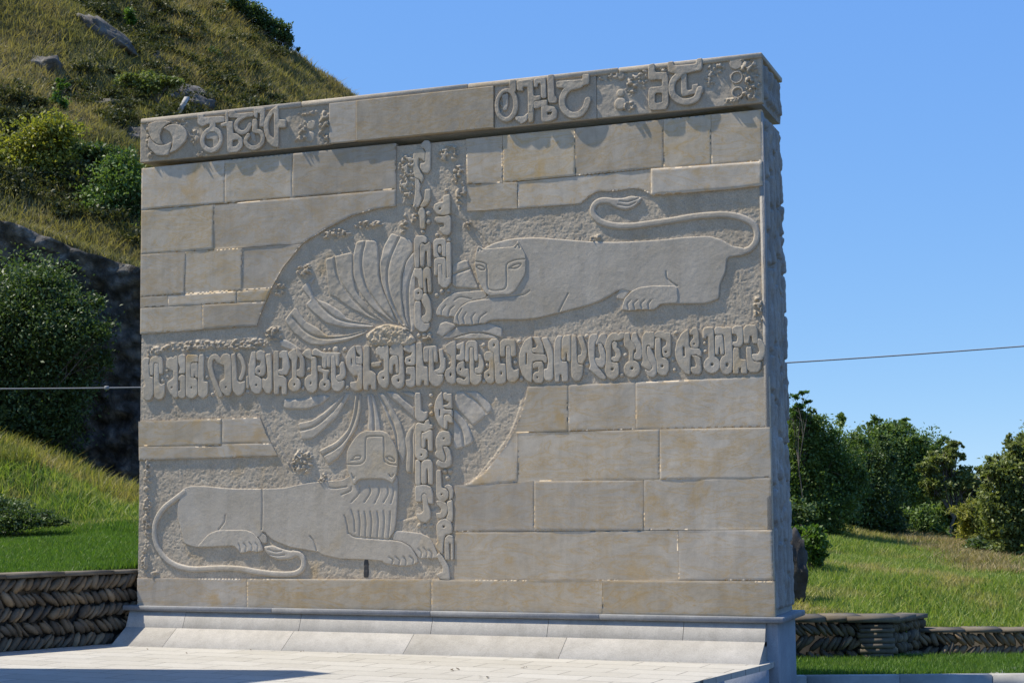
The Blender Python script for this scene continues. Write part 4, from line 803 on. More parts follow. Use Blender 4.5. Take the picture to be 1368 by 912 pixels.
PT = [(240, 163, 14, 12, .8), (222, 160, 30, 5, .8), (258, 185, 10, 14, .7), (200, 205, 8, 8, .9), (196, 180, 4, 30, .7), (265, 205, 8, 6, .9), (405, 175, 10, 16, .9), (432, 170, 12, 30, 1), (397, 188, 6, 5, 1), (300, 152, 20, 5, .8), (350, 147, 12, 4, .8), (410, 150, 20, 5, .8),
      (672, 108, 16, 10, .6), (665, 140, 10, 20, .4), (815, 100, 28, 10, .5), (845, 112, 12, 20, .9), (840, 142, 10, 8, 1), (858, 105, 10, 16, .8), (800, 95, 10, 6, .8), (885, 92, 8, 6, .8), (920, 86, 14, 4, .8),
      (955, 92, 14, 14, .7), (1000, 90, 14, 14, 1), (1005, 110, 12, 18, 1.1), (1000, 128, 18, 8, 1.1), (975, 134, 18, 4, .9), (950, 105, 10, 14, .5), (993, 78, 12, 5, .8)]
lgrid('carved_field', xa, xb-0.003, ZL1, ZT-0.055, PT, -0.008, M_lint, 0)
lgrid('plain_block', xb+0.003, (xb+xc)/2-0.6, ZL1+0.005, ZT-0.055, [], -0.028, M_slab, 3)
lgrid('plain_block', (xb+xc)/2-0.594, xc-0.003, ZL1+0.003, ZT-0.055, [], -0.031, M_slab, 4)
lgrid('carved_field', xc+0.003, xd-0.003, ZL1, ZT-0.055, PT, -0.008, M_lint, 1)
lgrid('carved_field', xd+0.003, xe, ZL1, ZT-0.055, PT, -0.008, M_lint, 2)
for a, b in [(-0.03, 1.9), (1.905, 3.75), (3.755, 5.3), (5.305, WD+0.012)]:
    m_ = MB(); dz = RNG.normal()*0.004
    m_.box((a, -0.022+dz, ZT-0.055), (b, DEP+0.03, ZT+dz), 0.008); m_.build('cap_slab', M_lint, lint)
def ll(k, *sh, yf=-0.038, **kw): return letter(k, *sh, parent=lint, plane=PL, yf=yf, yb=0.03, mat=M_lint, r=0.007, rough=0.003, **kw)
k = K(185, 135, 10.733)
ll(k, [(138, 330), (250, 290), (400, 283), (457, 305), (390, 340), (330, 400), (302, 480), (312, 560), (350, 622), (260, 617), (190, 562), (150, 472), (128, 400)], name='rosette_blade')
ll(k, [(350, 388), (430, 343), (530, 328), (620, 358), (680, 428), (697, 490), (672, 570), (602, 652), (520, 712), (438, 747), (482, 650), (492, 540), (452, 450), (400, 418)], name='rosette_blade')
ll(k, [(148, 510), (200, 590), (270, 632), (380, 632), (472, 583), (442, 700), (420, 772), (330, 782), (250, 772), (180, 702), (128, 650)], name='rosette_blade')
k = K(255, 130, 9.771)
ll(k, ('E', (265, 555), 180, 185), [(245, 325), (315, 322), (320, 400), (240, 400)], [(85, 223), (160, 223), (165, 262), (430, 243), (442, 320), (310, 337), (225, 347), (140, 382), (88, 350)], ('-E', (267, 555), 122, 116))
ll(k, [(190, 463), (352, 448), (352, 650), (285, 662), (285, 545), (190, 542)], yf=-0.03)
ll(k, [(385, 343), (480, 318), (547, 318), (547, 470), (600, 478), (672, 540), (672, 640), (600, 717), (475, 722), (468, 370), (390, 382)], ('-P', [(540, 558), (610, 550), (622, 600), (580, 645), (538, 647)]))
ll(k, [(450, 188), (482, 188), (482, 350), (443, 357)])
ll(k, [(490, 178), (575, 163), (582, 213), (800, 198), (802, 240), (700, 262), (590, 267), (490, 267)], ('S', [(790, 225), (700, 240), (625, 290), (582, 355), (600, 425), (660, 462), (725, 435), (768, 360)], 58))
ll(k, ('S', [(745, 495), (710, 560), (730, 622), (790, 660), (860, 650), (920, 600), (935, 520), (900, 455), (830, 440)], 58), [(800, 288), (862, 283), (862, 460), (798, 460)])
ll(k, [(750, 460), (820, 450), (832, 580), (788, 562)], yf=-0.02)
ll(k, [(818, 145), (967, 133), (952, 382), (893, 387), (905, 212), (868, 200), (862, 278), (818, 250)])
ll(k, [(1142, 97), (1142, 652), (1060, 642), (1000, 582), (960, 480), (943, 370), (970, 270), (1040, 165)], [(1120, 293), (1237, 293), (1237, 392), (1165, 397), (1120, 382)], ('-P', [(1082, 185), (1087, 545), (1030, 500), (1005, 400), (1015, 300)]))
k = K(180, 130, 4.886)
dots(k, (1145, 178, 32), (1137, 255, 35), parent=lint, plane=PL, yf=-0.02, yb=0.03, mat=M_lint)
k = K(655, 90, 9.12)
ll(k, ('E', (195, 460), 152, 205), [(230, 150), (310, 150), (310, 300), (240, 300)], ('-E', (190, 455), 98, 160), yf=-0.04)
ll(k, [(130, 340), (210, 308), (212, 440), (190, 522), (148, 522), (150, 400)], yf=-0.03)
ll(k, [(298, 600), (400, 602), (462, 550), (452, 640), (380, 692), (310, 642)])
ll(k, [(318, 165), (515, 138), (525, 355), (612, 343), (607, 397), (525, 410), (525, 662), (463, 677), (455, 232), (395, 240), (395, 292), (323, 282)])
ll(k, [(530, 140), (670, 118), (682, 370), (620, 377), (613, 190), (577, 195), (570, 242), (530, 242)])
ll(k, [(525, 417), (690, 395), (692, 470), (780, 482), (817, 540), (802, 620), (730, 657), (625, 667), (618, 470), (590, 492), (530, 502)], ('-P', [(690, 545), (755, 540), (740, 582), (690, 582)]))
ll(k, [(693, 95), (770, 83), (777, 340), (807, 370), (807, 432), (703, 432)])
ll(k, [(803, 170), (1120, 150), (1125, 88), (1202, 83), (1202, 202), (1080, 232), (960, 250), (808, 250)], ('S', [(1090, 215), (960, 250), (890, 330), (870, 430), (900, 520), (980, 580), (1080, 570), (1150, 500), (1185, 400)], 74))
k = K(795, 70, 9.12)
dots(k, (310, 285, 45), (300, 490, 45), (300, 622, 70), parent=lint, plane=PL, yf=-0.024, yb=0.03, mat=M_lint)
ll(k, [(648, 150), (720, 133), (727, 248), (887, 243), (892, 692), (648, 707), (648, 430), (815, 415), (815, 327), (648, 342)], ('-P', [(728, 495), (820, 490), (820, 612), (728, 622)]))
ll(k, [(883, 118), (950, 108), (957, 163), (1230, 143), (1240, 78), (1302, 68), (1302, 212), (1160, 242), (1080, 265), (1040, 300), (980, 260), (888, 240)], ('S', [(1040, 260), (960, 330), (930, 420), (950, 520), (1030, 590), (1130, 600), (1230, 560), (1275, 450)], 74))
ll(k, [(1045, 250), (1112, 250), (1117, 465), (1180, 455), (1180, 395), (1252, 383), (1257, 430), (1322, 440), (1312, 500), (1210, 502), (1048, 542)], yf=-0.035)
k = K(930, 55, 7.017)
letter(k, ('C', (370, 200), 58), name='disc', parent=lint, plane=PL, yf=-0.026, yb=0.03, mat=M_lint)
letter(k, ('C', (375, 335), 56), ('-C', (375, 335), 46), name='disc', parent=lint, plane=PL, yf=-0.024, yb=0.03, mat=M_lint)
letter(k, ('C', (385, 480), 55), ('-C', (385, 480), 42), name='disc', parent=lint, plane=PL, yf=-0.028, yb=0.03, mat=M_lint)

# ---- narrow right end, carved with worn upright strokes
def end_grid(name, xb_, z0, z1, parent, seed, y0=-0.0, y1=DEP):
    y = np.append(np.arange(y0, y1, 0.012), y1); z = np.append(np.arange(z0, z1, 0.012), z1)
    Yg, Zg = np.meshgrid(y, z, indexing='ij')
    H = np.zeros_like(Yg); rs = np.random.default_rng(seed)
    yy = y0+0.14
    while yy < y1-0.06:
        w = rs.uniform(0.07, 0.11); zz = z0+0.05
        while zz < z1-0.1:
            hgt = rs.uniform(0.25, 0.8); a = np.array([yy+rs.normal()*0.015, zz+w/2]); b = np.array([yy+rs.normal()*0.02, min(zz+hgt, z1-0.08)])
            t = np.clip((w/2-d_seg(Yg, Zg, a, b))/0.02, 0, 1); H = np.maximum(H, 0.05*np.sqrt(1-(1-t)**2)*rs.uniform(0.6, 1.1))
            if rs.random() < 0.6: 
                c = a+(b-a)*rs.uniform(.2, .8); H -= 0.04*np.exp(-(np.hypot((Yg-c[0])/0.03, (Zg-c[1])/0.07))**2)
            zz += hgt+w*0.7
        yy += w+rs.uniform(0.02, 0.05)
    H += 0.03*fbm(Yg*18, Zg*14, seed, 4)
    H[:, 0] = 0; H[:, -1] = 0
    H *= 0.35+0.65*sstep(0.0, 0.12, Yg-y0)
    V = np.stack([xb_+H, Yg, Zg], -1)
    mesh(name, V.reshape(-1, 3), grid_faces(*Yg.shape), M_end, parent, smooth=True)
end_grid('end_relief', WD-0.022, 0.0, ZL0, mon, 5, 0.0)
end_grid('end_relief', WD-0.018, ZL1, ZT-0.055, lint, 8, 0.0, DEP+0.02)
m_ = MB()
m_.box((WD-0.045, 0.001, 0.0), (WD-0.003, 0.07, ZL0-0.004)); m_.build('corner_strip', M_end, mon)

# ---- ledge and sloping plinth
xs = [-0.13, 1.62, 3.35, 5.05, WD+0.09]
for a, b in zip(xs[:-1], xs[1:]):
    m_ = MB(); m_.box((a+0.001, -0.062, -0.050), (b-0.001, DEP+0.09, 0.0), 0.006); m_.build('ledge_slab', M_ledge, mon)
m_ = MB(); m_.box((0.0, 0.02, -1.05), (WD+0.012, DEP-0.004, -0.05), 0.004); m_.build('plinth_core', M_pier, mon)
m_ = MB(); m_.box((WD-0.45, -0.015, -1.05), (WD+0.03, 0.12, -0.052), 0.006); m_.build('plinth_core', M_pier, mon)
prof = [(-0.035, -0.052), (-0.10, -0.215), (-0.36, ZP+0.004)]
def slope(xs_, i):
    (ya, za), (yb_, zb_) = prof[i], prof[i+1]
    for a, b in zip(xs_[:-1], xs_[1:]):
        m_ = MB(); a += 0.0025; b -= 0.0025; e = 0.002 if i == 0 else -0.002
        sa = 0.0
        V = [[a, ya, za], [b, ya, za], [b, yb_, zb_+e], [a, yb_, zb_+e], [a, 0.03, za], [b, 0.03, za], [b, 0.03, zb_-0.04], [a, 0.03, zb_-0.04], [a, yb_, zb_-0.04], [b, yb_, zb_-0.04]]
        m_.add(V, [[0, 3, 2, 1], [0, 1, 5, 4], [3, 8, 9, 2]]); m_.add(V, [[0, 4, 7, 8, 3], [1, 2, 9, 6, 5]])
        m_.build('plinth_slab', M_plinth, mon)
slope([-0.06, 0.62, 1.95, 3.37, 4.55, 5.85, 6.60], 0)
slope([-0.06, 0.55, 1.9, 3.2, 4.75, 6.60], 1)

# ================================================================== herringbone stone walls
def unit_stone(nu=7, nv=5):
    th = np.linspace(0, 2*math.pi, nu, endpoint=False); ph = np.linspace(-math.pi/2, math.pi/2, nv)
    V = [[math.cos(p)*math.cos(t), math.cos(p)*math.sin(t), math.sin(p)] for p in ph for t in th]
    i = np.arange(nu*nv).reshape(nv, nu); j = np.roll(i, -1, axis=1)
    return np.array(V), np.stack([i[:-1], j[:-1], j[1:], i[1:]], -1).reshape(-1, 4)
US, UF = unit_stone()
def herring(a, b, z0, z1, thick, parent, name, rows, seed, row_flip=0, cap=True, capw=0.06, tm=0.42):
    """stone facing between ground points a, b (front face line); stones lean alternately row by row"""
    rs = np.random.default_rng(seed); a = np.array(a[:2], float); b = np.array(b[:2], float); L = np.linalg.norm(b-a); d = (b-a)/L
    n = np.array([d[1], -d[0]]); 
    if n@(C0[:2]-(a+b)/2) < 0: n = -n
    mb = MB(); back = -n
    c = [a+n*-0.05, b+n*-0.05, b+back*thick, a+back*thick]
    if (c[1]-c[0])[0]*(c[2]-c[1])[1]-(c[1]-c[0])[1]*(c[2]-c[1])[0] < 0: c = c[::-1]
    mb.add([[*p, z0-0.3] for p in c]+[[*p, z1] for p in c], [[0, 1, 5, 4], [1, 2, 6, 5], [2, 3, 7, 6], [3, 0, 4, 7], [4, 5, 6, 7]])
    mb.build('mortar_core', M_mortar, parent)
    mb = MB(); rh = (z1-z0)/rows
    for r in range(rows):
        s = rs.uniform(0, 0.06); sign = 1 if (r+row_flip) % 2 else -1
        while s < L:
            wd = rs.uniform(0.027, 0.042); ln = rh*rs.uniform(0.60, 0.74); ang = sign*R(rs.normal(40, 8)); dp = rs.uniform(0.05, 0.09); wd *= rs.uniform(0.75, 1.2); ln *= rs.uniform(0.8, 1.12)
            P = US*np.array([wd*0.95, dp, ln])*(1+0.12*rs.normal(size=(len(US), 1)))
            P = np.sign(P)*np.abs(P)**0.9*np.array([wd, dp, ln])**0.1
            q = np.stack([P[:, 0]*math.cos(ang)+P[:, 2]*math.sin(ang), P[:, 1], -P[:, 0]*math.sin(ang)+P[:, 2]*math.cos(ang)], 1)
            cz = z0+rh*(r+0.5)+rs.normal()*0.008; off = rs.normal()*0.012-0.02
            W3 = np.empty_like(q); W3[:, :2] = a+d*(s+q[:, :1])+n*(off+q[:, 1:2]); W3[:, 2] = cz+q[:, 2]
            mb.add(W3, UF, np.clip(rs.normal(tm, 0.32), 0, 1)); s += wd*rs.uniform(1.55, 1.95)/abs(math.cos(ang))*0.82
    mb.build('stone_facing', M_cobble, parent, smooth=True)
    if cap:
        s = 0.0; mb = MB()
        while s < L:
            w = min(rs.uniform(0.35, 0.8), L-s); e = rs.normal()*0.006
            p = [a+d*(s+0.004)+n*(0.05+e), a+d*(s+w-0.004)+n*(0.05+e), a+d*(s+w-0.004)-n*thick, a+d*(s+0.004)-n*thick]
            if (p[1]-p[0])[0]*(p[2]-p[1])[1]-(p[1]-p[0])[1]*(p[2]-p[1])[0] < 0: p = p[::-1]
            mb.add([[*k, z1+0.002] for k in p]+[[*k, z1+capw+e] for k in p], [[3, 2, 1, 0], [0, 1, 5, 4], [1, 2, 6, 5], [2, 3, 7, 6], [3, 0, 4, 7], [4, 5, 6, 7]], rs.uniform(.3, .8)); s += w
        mb.build('coping', M_cap, parent)
lw = [uv(u, v, 0) for u, v in LW]
t = thing('stone_wall', 'low dark herringbone cobble retaining wall in shade at the left end of the monument', 'wall', (*lw[0][:2], ZP), 'herringbone cobble walls')
herring(lw[0], lw[2], ZP-0.02, 0.325, 0.35, t, 'w', 5, 1, capw=0.035)
t = thing('stone_wall', 'herringbone cobble wall with squared pier of flat slabs, right of the monument', 'wall', (*uv(*RW1[0], 0)[:2], ZG), 'herringbone cobble walls')
herring(uv(2.2, 17.2, 0), uv(3.72, 17.2, 0), ZG-0.03, -0.27, 0.45, t, 'w', 3, 2)
rs = np.random.default_rng(5); mb = MB()
zz = ZG-0.05
while zz < -0.30:                                   # quoin pier of flat slabs
    hh = rs.uniform(0.038, 0.062); e = rs.normal(size=4)*0.012
    p = [uv(3.68+e[0], 17.12+e[1], 0), uv(4.05+e[2], 17.12+e[3], 0), uv(4.05+e[2], 17.5, 0), uv(3.68+e[0], 17.5, 0)]
    mb.add([[*q[:2], zz] for q in p]+[[*q[:2], zz+hh-0.006] for q in p], [[3, 2, 1, 0], [0, 1, 5, 4], [1, 2, 6, 5], [2, 3, 7, 6], [3, 0, 4, 7], [4, 5, 6, 7]], rs.uniform(.2, .8)); zz += hh
p = [uv(3.55, 17.08, 0), uv(4.1, 17.08, 0), uv(4.1, 17.55, 0), uv(3.55, 17.55, 0)]
mb.add([[*q[:2], -0.268] for q in p]+[[*q[:2], -0.205] for q in p], [[3, 2, 1, 0], [0, 1, 5, 4], [1, 2, 6, 5], [2, 3, 7, 6], [3, 0, 4, 7], [4, 5, 6, 7]], .6)
mb.build('pier', M_cap, t)
herring(uv(4.06, 17.25, 0), uv(4.60, 18.0, 0), ZG-0.03, -0.29, 0.3, t, 'w', 4, 3, 1)
t = thing('stone_wall', 'long low cobble wall with sunlight-tinted leaning stones and flat coping at the right edge', 'wall', (*uv(*RW2[0], 0)[:2], ZG), 'herringbone cobble walls')
herring(uv(4.5, 17.85, 0), uv(11, 17.15, 0), ZG-0.03, -0.44, 0.3, t, 'w', 2, 4, 1, capw=0.04, tm=0.8)  # stones tinted paler to stand in for sunlight catching them

# kerb
def kerb(pts, w, z0, z1, seg=1.0):
    P = np.array([uv(a, b, 0)[:2] for a, b in pts]); mb = MB()
    for a, b in zip(P[:-1], P[1:]):
        L = np.linalg.norm(b-a); k = max(1, int(round(L/seg))); d = (b-a)/L; n = np.array([-d[1], d[0]])
        for i in range(k):
            s, e = a+d*(L*i/k+0.004), a+d*(L*(i+1)/k-0.004); q = [s, e, e+n*w, s+n*w]
            mb.add([[*p, z0] for p in q]+[[*p, z1] for p in q], [[3, 2, 1, 0], [0, 1, 5, 4], [1, 2, 6, 5], [2, 3, 7, 6], [3, 0, 4, 7], [4, 5, 6, 7]])
    return structure(mb.build('kerb', M_kerb))
kerb([(1.9, 15.35), (4.55, 15.35), (8.5, 15.35)], 0.14, -1.0, -0.635, 0.85)
kerb([(4.72, 15.62), (4.9, 16.0), (5.25, 16.25), (5.8, 16.38), (8.5, 16.45)], 0.13, -1.0, -0.655, 0.6)

# ================================================================== rocks, cliff, boulders
def ico(sub):
    import bmesh
    bm = bmesh.new(); bmesh.ops.create_icosphere(bm, subdivisions=sub, radius=1); bm.verts.index_update()
    V = np.array([v.co[:] for v in bm.verts]); F = np.array([[v.index for v in f.verts] for f in bm.faces]); bm.free(); return V, F
IV, IF = ico(4)
def rock(name, label, px, py, v, rx, ry, rz, seed, rot=0, tilt=0, mat=None, group=None, sink=0.3, ontop=True):
    rs = np.random.default_rng(seed); p = at_v(px, py, v)
    V = IV.copy(); 
    for _ in range(9):                                  # facets: clip by random planes
        n = rs.normal(size=3); n /= np.linalg.norm(n); d = rs.uniform(0.45, 0.85); k = V@n-d; V -= np.clip(k, 0, None)[:, None]*n*0.92
    V *= 1+0.5*fbm(V[:, 0]*2.5+seed, V[:, 1]*2+V[:, 2]*3, seed)[:, None]+0.35*np.round(fbm(V[:, 0]*3+seed, V[:, 2]*7+V[:, 1]*3, seed+1, 3)*5)[:, None]/5
    V *= [rx, ry, rz]; V[:, 2] -= rz*0.35
    c, s = math.cos(tilt), math.sin(tilt); V = np.stack([V[:, 0]*c+V[:, 2]*s, V[:, 1], -V[:, 0]*s+V[:, 2]*c], 1)
    Wd = V[:, :1]*R0+V[:, 1:2]*FH+V[:, 2:]*np.array([0, 0, 1])
    o = mesh(name, Wd, IF, mat or M_rock, smooth=False); o.location = p
    tag(o, label, 'rock', group); return o
g = 'rock outcrops on the hillside'
def hv(px, py):                                     # forward distance at which the sight line meets the hillside
    vs = np.arange(30.2, 52, 0.1); d = ray(px, py); t = vs/(d@FH); P = C0+t[:, None]*d
    u = (P-C0)@R0; z = terr(u, vs); k = np.nonzero(P[:, 2] < z)[0]
    return float(vs[k[0]]) if len(k) else 45.0
for i, (lb, px, py, rx, rz, tl) in enumerate([
    ('pale slanting rock slab high on the grassy hill, topmost outcrop', 146, 50, 0.75, 0.28, .62), ('grey rock slab jutting from the scrub behind the top left corner of the monument', 150, 145, 0.62, 0.26, .35),
    ('broad grey rock ledge directly left of the lintel, half hidden by bushes', 176, 178, 0.85, 0.36, .3), ('small dark rock in the middle of the grassy slope', 209, 80, 0.20, 0.26, .2),
    ('dark rock beside the pale post above the lintel', 240, 128, 0.60, 0.42, .5), ('pale cracked rock just right of the pale post above the lintel', 268, 138, 0.80, 0.36, .45),
    ('low flat stone lying in the dry grass under the small dark rock', 232, 98, 0.30, 0.08, .35), ('earth coloured rock among shrubs above the yellow bush', 60, 88, 0.6, 0.4, .3), ('shaded rock above the green bush at the lintel end', 135, 215, 0.5, 0.35, .2)]):
    v = hv(px, py); k = v/38
    rock('rock_outcrop', lb, px, py, v, rx*k*1.25, 0.6*k, rz*k*1.3, 20+i, tilt=tl, group=g)
o = rock('boulder', 'tall dark standing boulder on the grass just behind the right edge of the monument', 1060, 758, 18.6, 0.19, 0.22, 0.60, 5, mat=M_boulder)

# cliff face of shaded conglomerate behind the left bush
cu = np.arange(-16, -1.5, 0.07); ct = np.linspace(0, 1, 80); CU, CT = np.meshgrid(cu, ct, indexing='ij')
top = 5.35-0.36*(CU+7.1)-0.12+fbm(CU*0.9, CU*0+3, 2, 4)*0.5
cz = 0.6+(top-0.6)*CT
cv = 27.7-0.35*CT-0.35*sstep(0.75, 1.0, CT)+fbm(CU*0.5, cz*0.6, 1, 5)*1.1+np.abs(fbm(CU*2.2, cz*2.8, 3, 4))*0.5+fbm(CU*6, cz*7, 2, 3)*0.16
Pc = C0[:2]+CU[..., None]*R0[:2]+cv[..., None]*FH[:2]
Vc = np.concatenate([Pc, cz[..., None]], -1)
lip = np.concatenate([C0[:2]+CU[:, -1:, None]*R0[:2]+(cv[:, -1:, None]*0+28.9)*FH[:2], cz[:, -1:, None]*0+5.35-0.36*(CU[:, -1:, None]+7.1)-0.02], -1)
Vc = np.concatenate([Vc, lip], 1)
structure(mesh('cliff', Vc.reshape(-1, 3), grid_faces(Vc.shape[0], Vc.shape[1]), M_cliff))

# ================================================================== grass (nobody could count it)
def blades(name, P, h, w, lean, mat, rs, tint=None, kind='stuff', label=None):
    n = len(P); th = rs.uniform(0, 2*math.pi, n); h = h*rs.uniform(0.55, 1.25, n); w = w*rs.uniform(0.7, 1.3, n)
    dx = np.stack([np.cos(th), np.sin(th), 0*th], 1); ld = rs.uniform(0, 2*math.pi, n); ln = np.abs(rs.normal(0, lean, n))
    lv = np.stack([np.cos(ld)*ln, np.sin(ld)*ln, np.ones(n)], 1)
    tip = P+lv*h[:, None]; mid = P+lv*h[:, None]*np.array([0.4, 0.4, 0.55])
    V = np.stack([P-dx*w[:, None]/2, P+dx*w[:, None]/2, mid+dx*w[:, None]*0.4, mid-dx*w[:, None]*0.4, tip], 1)
    i = np.arange(n)[:, None]*5
    t = np.clip(rs.normal(0.5, 0.22, n), 0, 1) if tint is None else tint
    o = mesh(name, V.reshape(-1, 3), [i+np.array([0, 1, 2, 3]), i+np.array([3, 2, 4])], mat, tint=np.repeat(t, 5))
    return tag(o, label, 'grass', None, kind)
def scatter(n, ulo, uhi, vlo, vhi, rs, zf, dens=None, wedge=None):
    v = rs.uniform(vlo, vhi, n)
    if wedge: u = v*rs.uniform(wedge[0], wedge[1], n)
    else: u = rs.uniform(ulo, uhi, n)
    z = zf(u, v)
    P = np.concatenate([C0[:2]+u[:, None]*R0[:2]+v[:, None]*FH[:2], z[:, None]], 1)
    ok = z > -1.2
    if dens is not None: ok &= rs.random(n) < dens(u, v)
    return P[ok], u[ok], v[ok]
rs = np.random.default_rng(11)
P, u, v = scatter(190000, 0, 0, 16.3, 24.0, rs, terr, wedge=(-0.40, -0.17), dens=lambda u, v: 1-0.85*sstep(20.5, 24.0, v+1.6*fbm(u*1.2, v*1.2, 6, 3)*2))
blades('lawn_grass', P, 0.075, 0.011, 0.5, M_gr_lawn, rs, label='short bright green lawn above the shaded cobble wall')
P, u, v = scatter(130000, 0, 0, 17.5, 26.2, rs, terr, wedge=(-0.40, -0.17), dens=lambda u, v: (0.015+0.985*sstep(19.8, 23.8, v+1.6*fbm(u*1.2, v*1.2, 6, 3)*2))*(0.4+0.6*sstep(0.45, 0.6, 0.5+fbm(u*0.9, v*0.9, 1, 3))))
up_ = v+0.8*fbm(u*1.5, v*1.5, 4, 3)*2 > 23.4
blades('bank_grass', P[~up_], 0.08+0.10*sstep(19.5, 23.5, v[~up_]), 0.013, 0.65, M_gr_bank, rs, label='green grass thickening up the bank above the lawn')
blades('dry_bank_grass', P[up_], 0.24, 0.015, 0.6, M_gr_bank2, rs, label='tall yellowing grass on top of the bank in front of the cliff')
P, u, v = scatter(270000, 0, 0, 17.5, 37, rs, terr, wedge=(0.10, 0.42))
blades('slope_grass', P, 0.13, 0.017, 0.6, M_gr_bank, rs, label='mixed green and straw grass on the slope behind the right hand walls')
P, u, v = scatter(110000, 0, 0, 22, 33, rs, terr, wedge=(0.20, 0.33), dens=lambda u, v: np.exp(-((u/v-(0.228+0.062*(33-v)/9))/0.015)**2)*1.3*(0.4+0.6*sstep(0.4, 0.6, 0.5+fbm(u*1.5, v*1.5, 2, 3))))
blades('dry_grass', P, 0.17, 0.018, 0.9, M_straw, rs, label='trampled straw coloured grass running down the right hand slope')
P, u, v = scatter(70000, 2.4, 9, 15.62, 17.4, rs, lambda u, v: u*0+ZG, wedge=None)
ok = ~((u > 4.6) & (v < 16.3)) | (rs.random(len(u)) < 0.6); blades('verge_grass', P[ok], 0.085, 0.011, 0.5, M_gr_lawn, rs, label='strip of green grass between the kerb and the cobble walls')
P, u, v = scatter(820000, 0, 0, 28.5, 54, rs, terr, wedge=(-0.42, 0.12), dens=lambda u, v: 0.3+0.7*sstep(0.38, 0.56, 0.5+fbm(u*0.5, v*0.5, 2, 4)))
blades('hill_grass', P, 0.20, 0.026, 0.7, M_gr_hill, rs, label='dry and green tufted grass covering the hillside')

P, u, v = scatter(170000, 0, 0, 36, 54, rs, terr, wedge=(-0.26, -0.07), dens=lambda u, v: sstep(0.0, 0.05, u/v+0.25-0.004*(46-v))*(0.25+0.75*sstep(0.42, 0.58, 0.5+fbm(u*0.45, v*0.45, 7, 4))))
blades('dry_hill_grass', P, 0.22, 0.024, 0.7, M_hilldry, rs, label='bleached tan grass on the upper right flank of the hill')
# ================================================================== foliage
def leaf_cloud(centres, radii, counts, size, rs, droop=0.0, aspect=0.5, clump=0.22, ncl=None, surf=0.5):
    Vs = []; ts = []
    for c, r, n in zip(centres, radii, counts):
        c = np.asarray(c, float); r = np.asarray(r, float)
        k = ncl or max(8, int(n/55)); d = rs.normal(size=(k, 3)); d /= np.linalg.norm(d, axis=1)[:, None]
        rad = rs.uniform(0, 1, k)**(1-surf*0.75)*rs.uniform(0.75, 1.12, k)
        cc = d*rad[:, None]; ct = np.clip(rs.normal(0.5, 0.18, k), 0, 1)
        idx = rs.integers(0, k, n)
        p = cc[idx]+rs.normal(size=(n, 3))*clump*np.array([1, 1, 0.75])
        p = c+p*r
        out = p-c; out /= np.linalg.norm(out, axis=1)[:, None]+1e-6
        ax = out*0.6+rs.normal(size=(n, 3))*0.7+np.array([0, 0, 0.15-droop]); ax /= np.linalg.norm(ax, axis=1)[:, None]
        nr = rs.normal(size=(n, 3))*0.8+np.array([0, 0, 0.9])+out*0.4; sd = np.cross(ax, nr); sd /= np.linalg.norm(sd, axis=1)[:, None]+1e-6
        up = np.cross(sd, ax); s = size*rs.uniform(0.55, 1.3, n)[:, None]
        V = np.stack([p-ax*s*0.5, p+sd*s*aspect*0.5+up*s*0.08, p+ax*s*0.5-up*s*0.1, p-sd*s*aspect*0.5+up*s*0.08], 1)
        Vs.append(V.reshape(-1, 3)); ts.append(np.repeat(np.clip(ct[idx]+rs.normal(0, 0.15, n), 0, 1), 4))
    V = np.concatenate(Vs); i = np.arange(len(V)//4)[:, None]*4
    return V, i+np.array([0, 1, 2, 3]), np.concatenate(ts)
def wood(base, centres, radii, rs, r0, name='trunk', parent=None, stems=1, twigs=5):
    mb = MB(); base = np.asarray(base, float); cm = np.mean(np.asarray(centres, float), 0)
    for s in range(stems):
        b = base+np.array([rs.normal(), rs.normal(), 0])*0.06*(stems > 1); b[2] -= 0.1
        fork = b+(cm-b)*0.5+rs.normal(size=3)*0.06
        tube(mb, catmull3([b, b+(fork-b)*0.5+rs.normal(size=3)*0.04, fork]), np.linspace(r0, r0*0.65, 9), 8)
        for c, r in zip(centres, radii):
            c = np.asarray(c, float); r = np.asarray(r, float)
            e = c+rs.normal(size=3)*r*0.2
            pts = catmull3([fork, fork+(e-fork)*0.5+rs.normal(size=3)*0.06*np.linalg.norm(e-fork), e]); tube(mb, pts, np.linspace(r0*0.55, r0*0.2, len(pts)), 6)
            for _ in range(twigs):
                d = rs.normal(size=3); d /= np.linalg.norm(d); q = c+d*r*rs.uniform(0.6, 1.0); m_ = pts[rs.integers(len(pts)//2, len(pts))]
                tube(mb, catmull3([m_, m_+(q-m_)*0.5+rs.normal(size=3)*0.05, q]), np.linspace(r0*0.22, r0*0.05, 9), 5)
    return mb.build(name, M_bark, parent, smooth=True)
def catmull3(P, n=4):
    P = np.asarray(P, float); Q = np.vstack([2*P[:1]-P[1:2], P, 2*P[-1:]-P[-2:-1]]); out = []
    for i in range(1, len(Q)-2):
        p0, p1, p2, p3 = Q[i-1], Q[i], Q[i+1], Q[i+2]
        for t in np.linspace(0, 1, n, endpoint=False):
            out.append(0.5*((2*p1)+(-p0+p2)*t+(2*p0-5*p1+4*p2-p3)*t*t+(-p0+3*p1-3*p2+p3)*t**3))
    out.append(Q[-2]); return np.array(out)
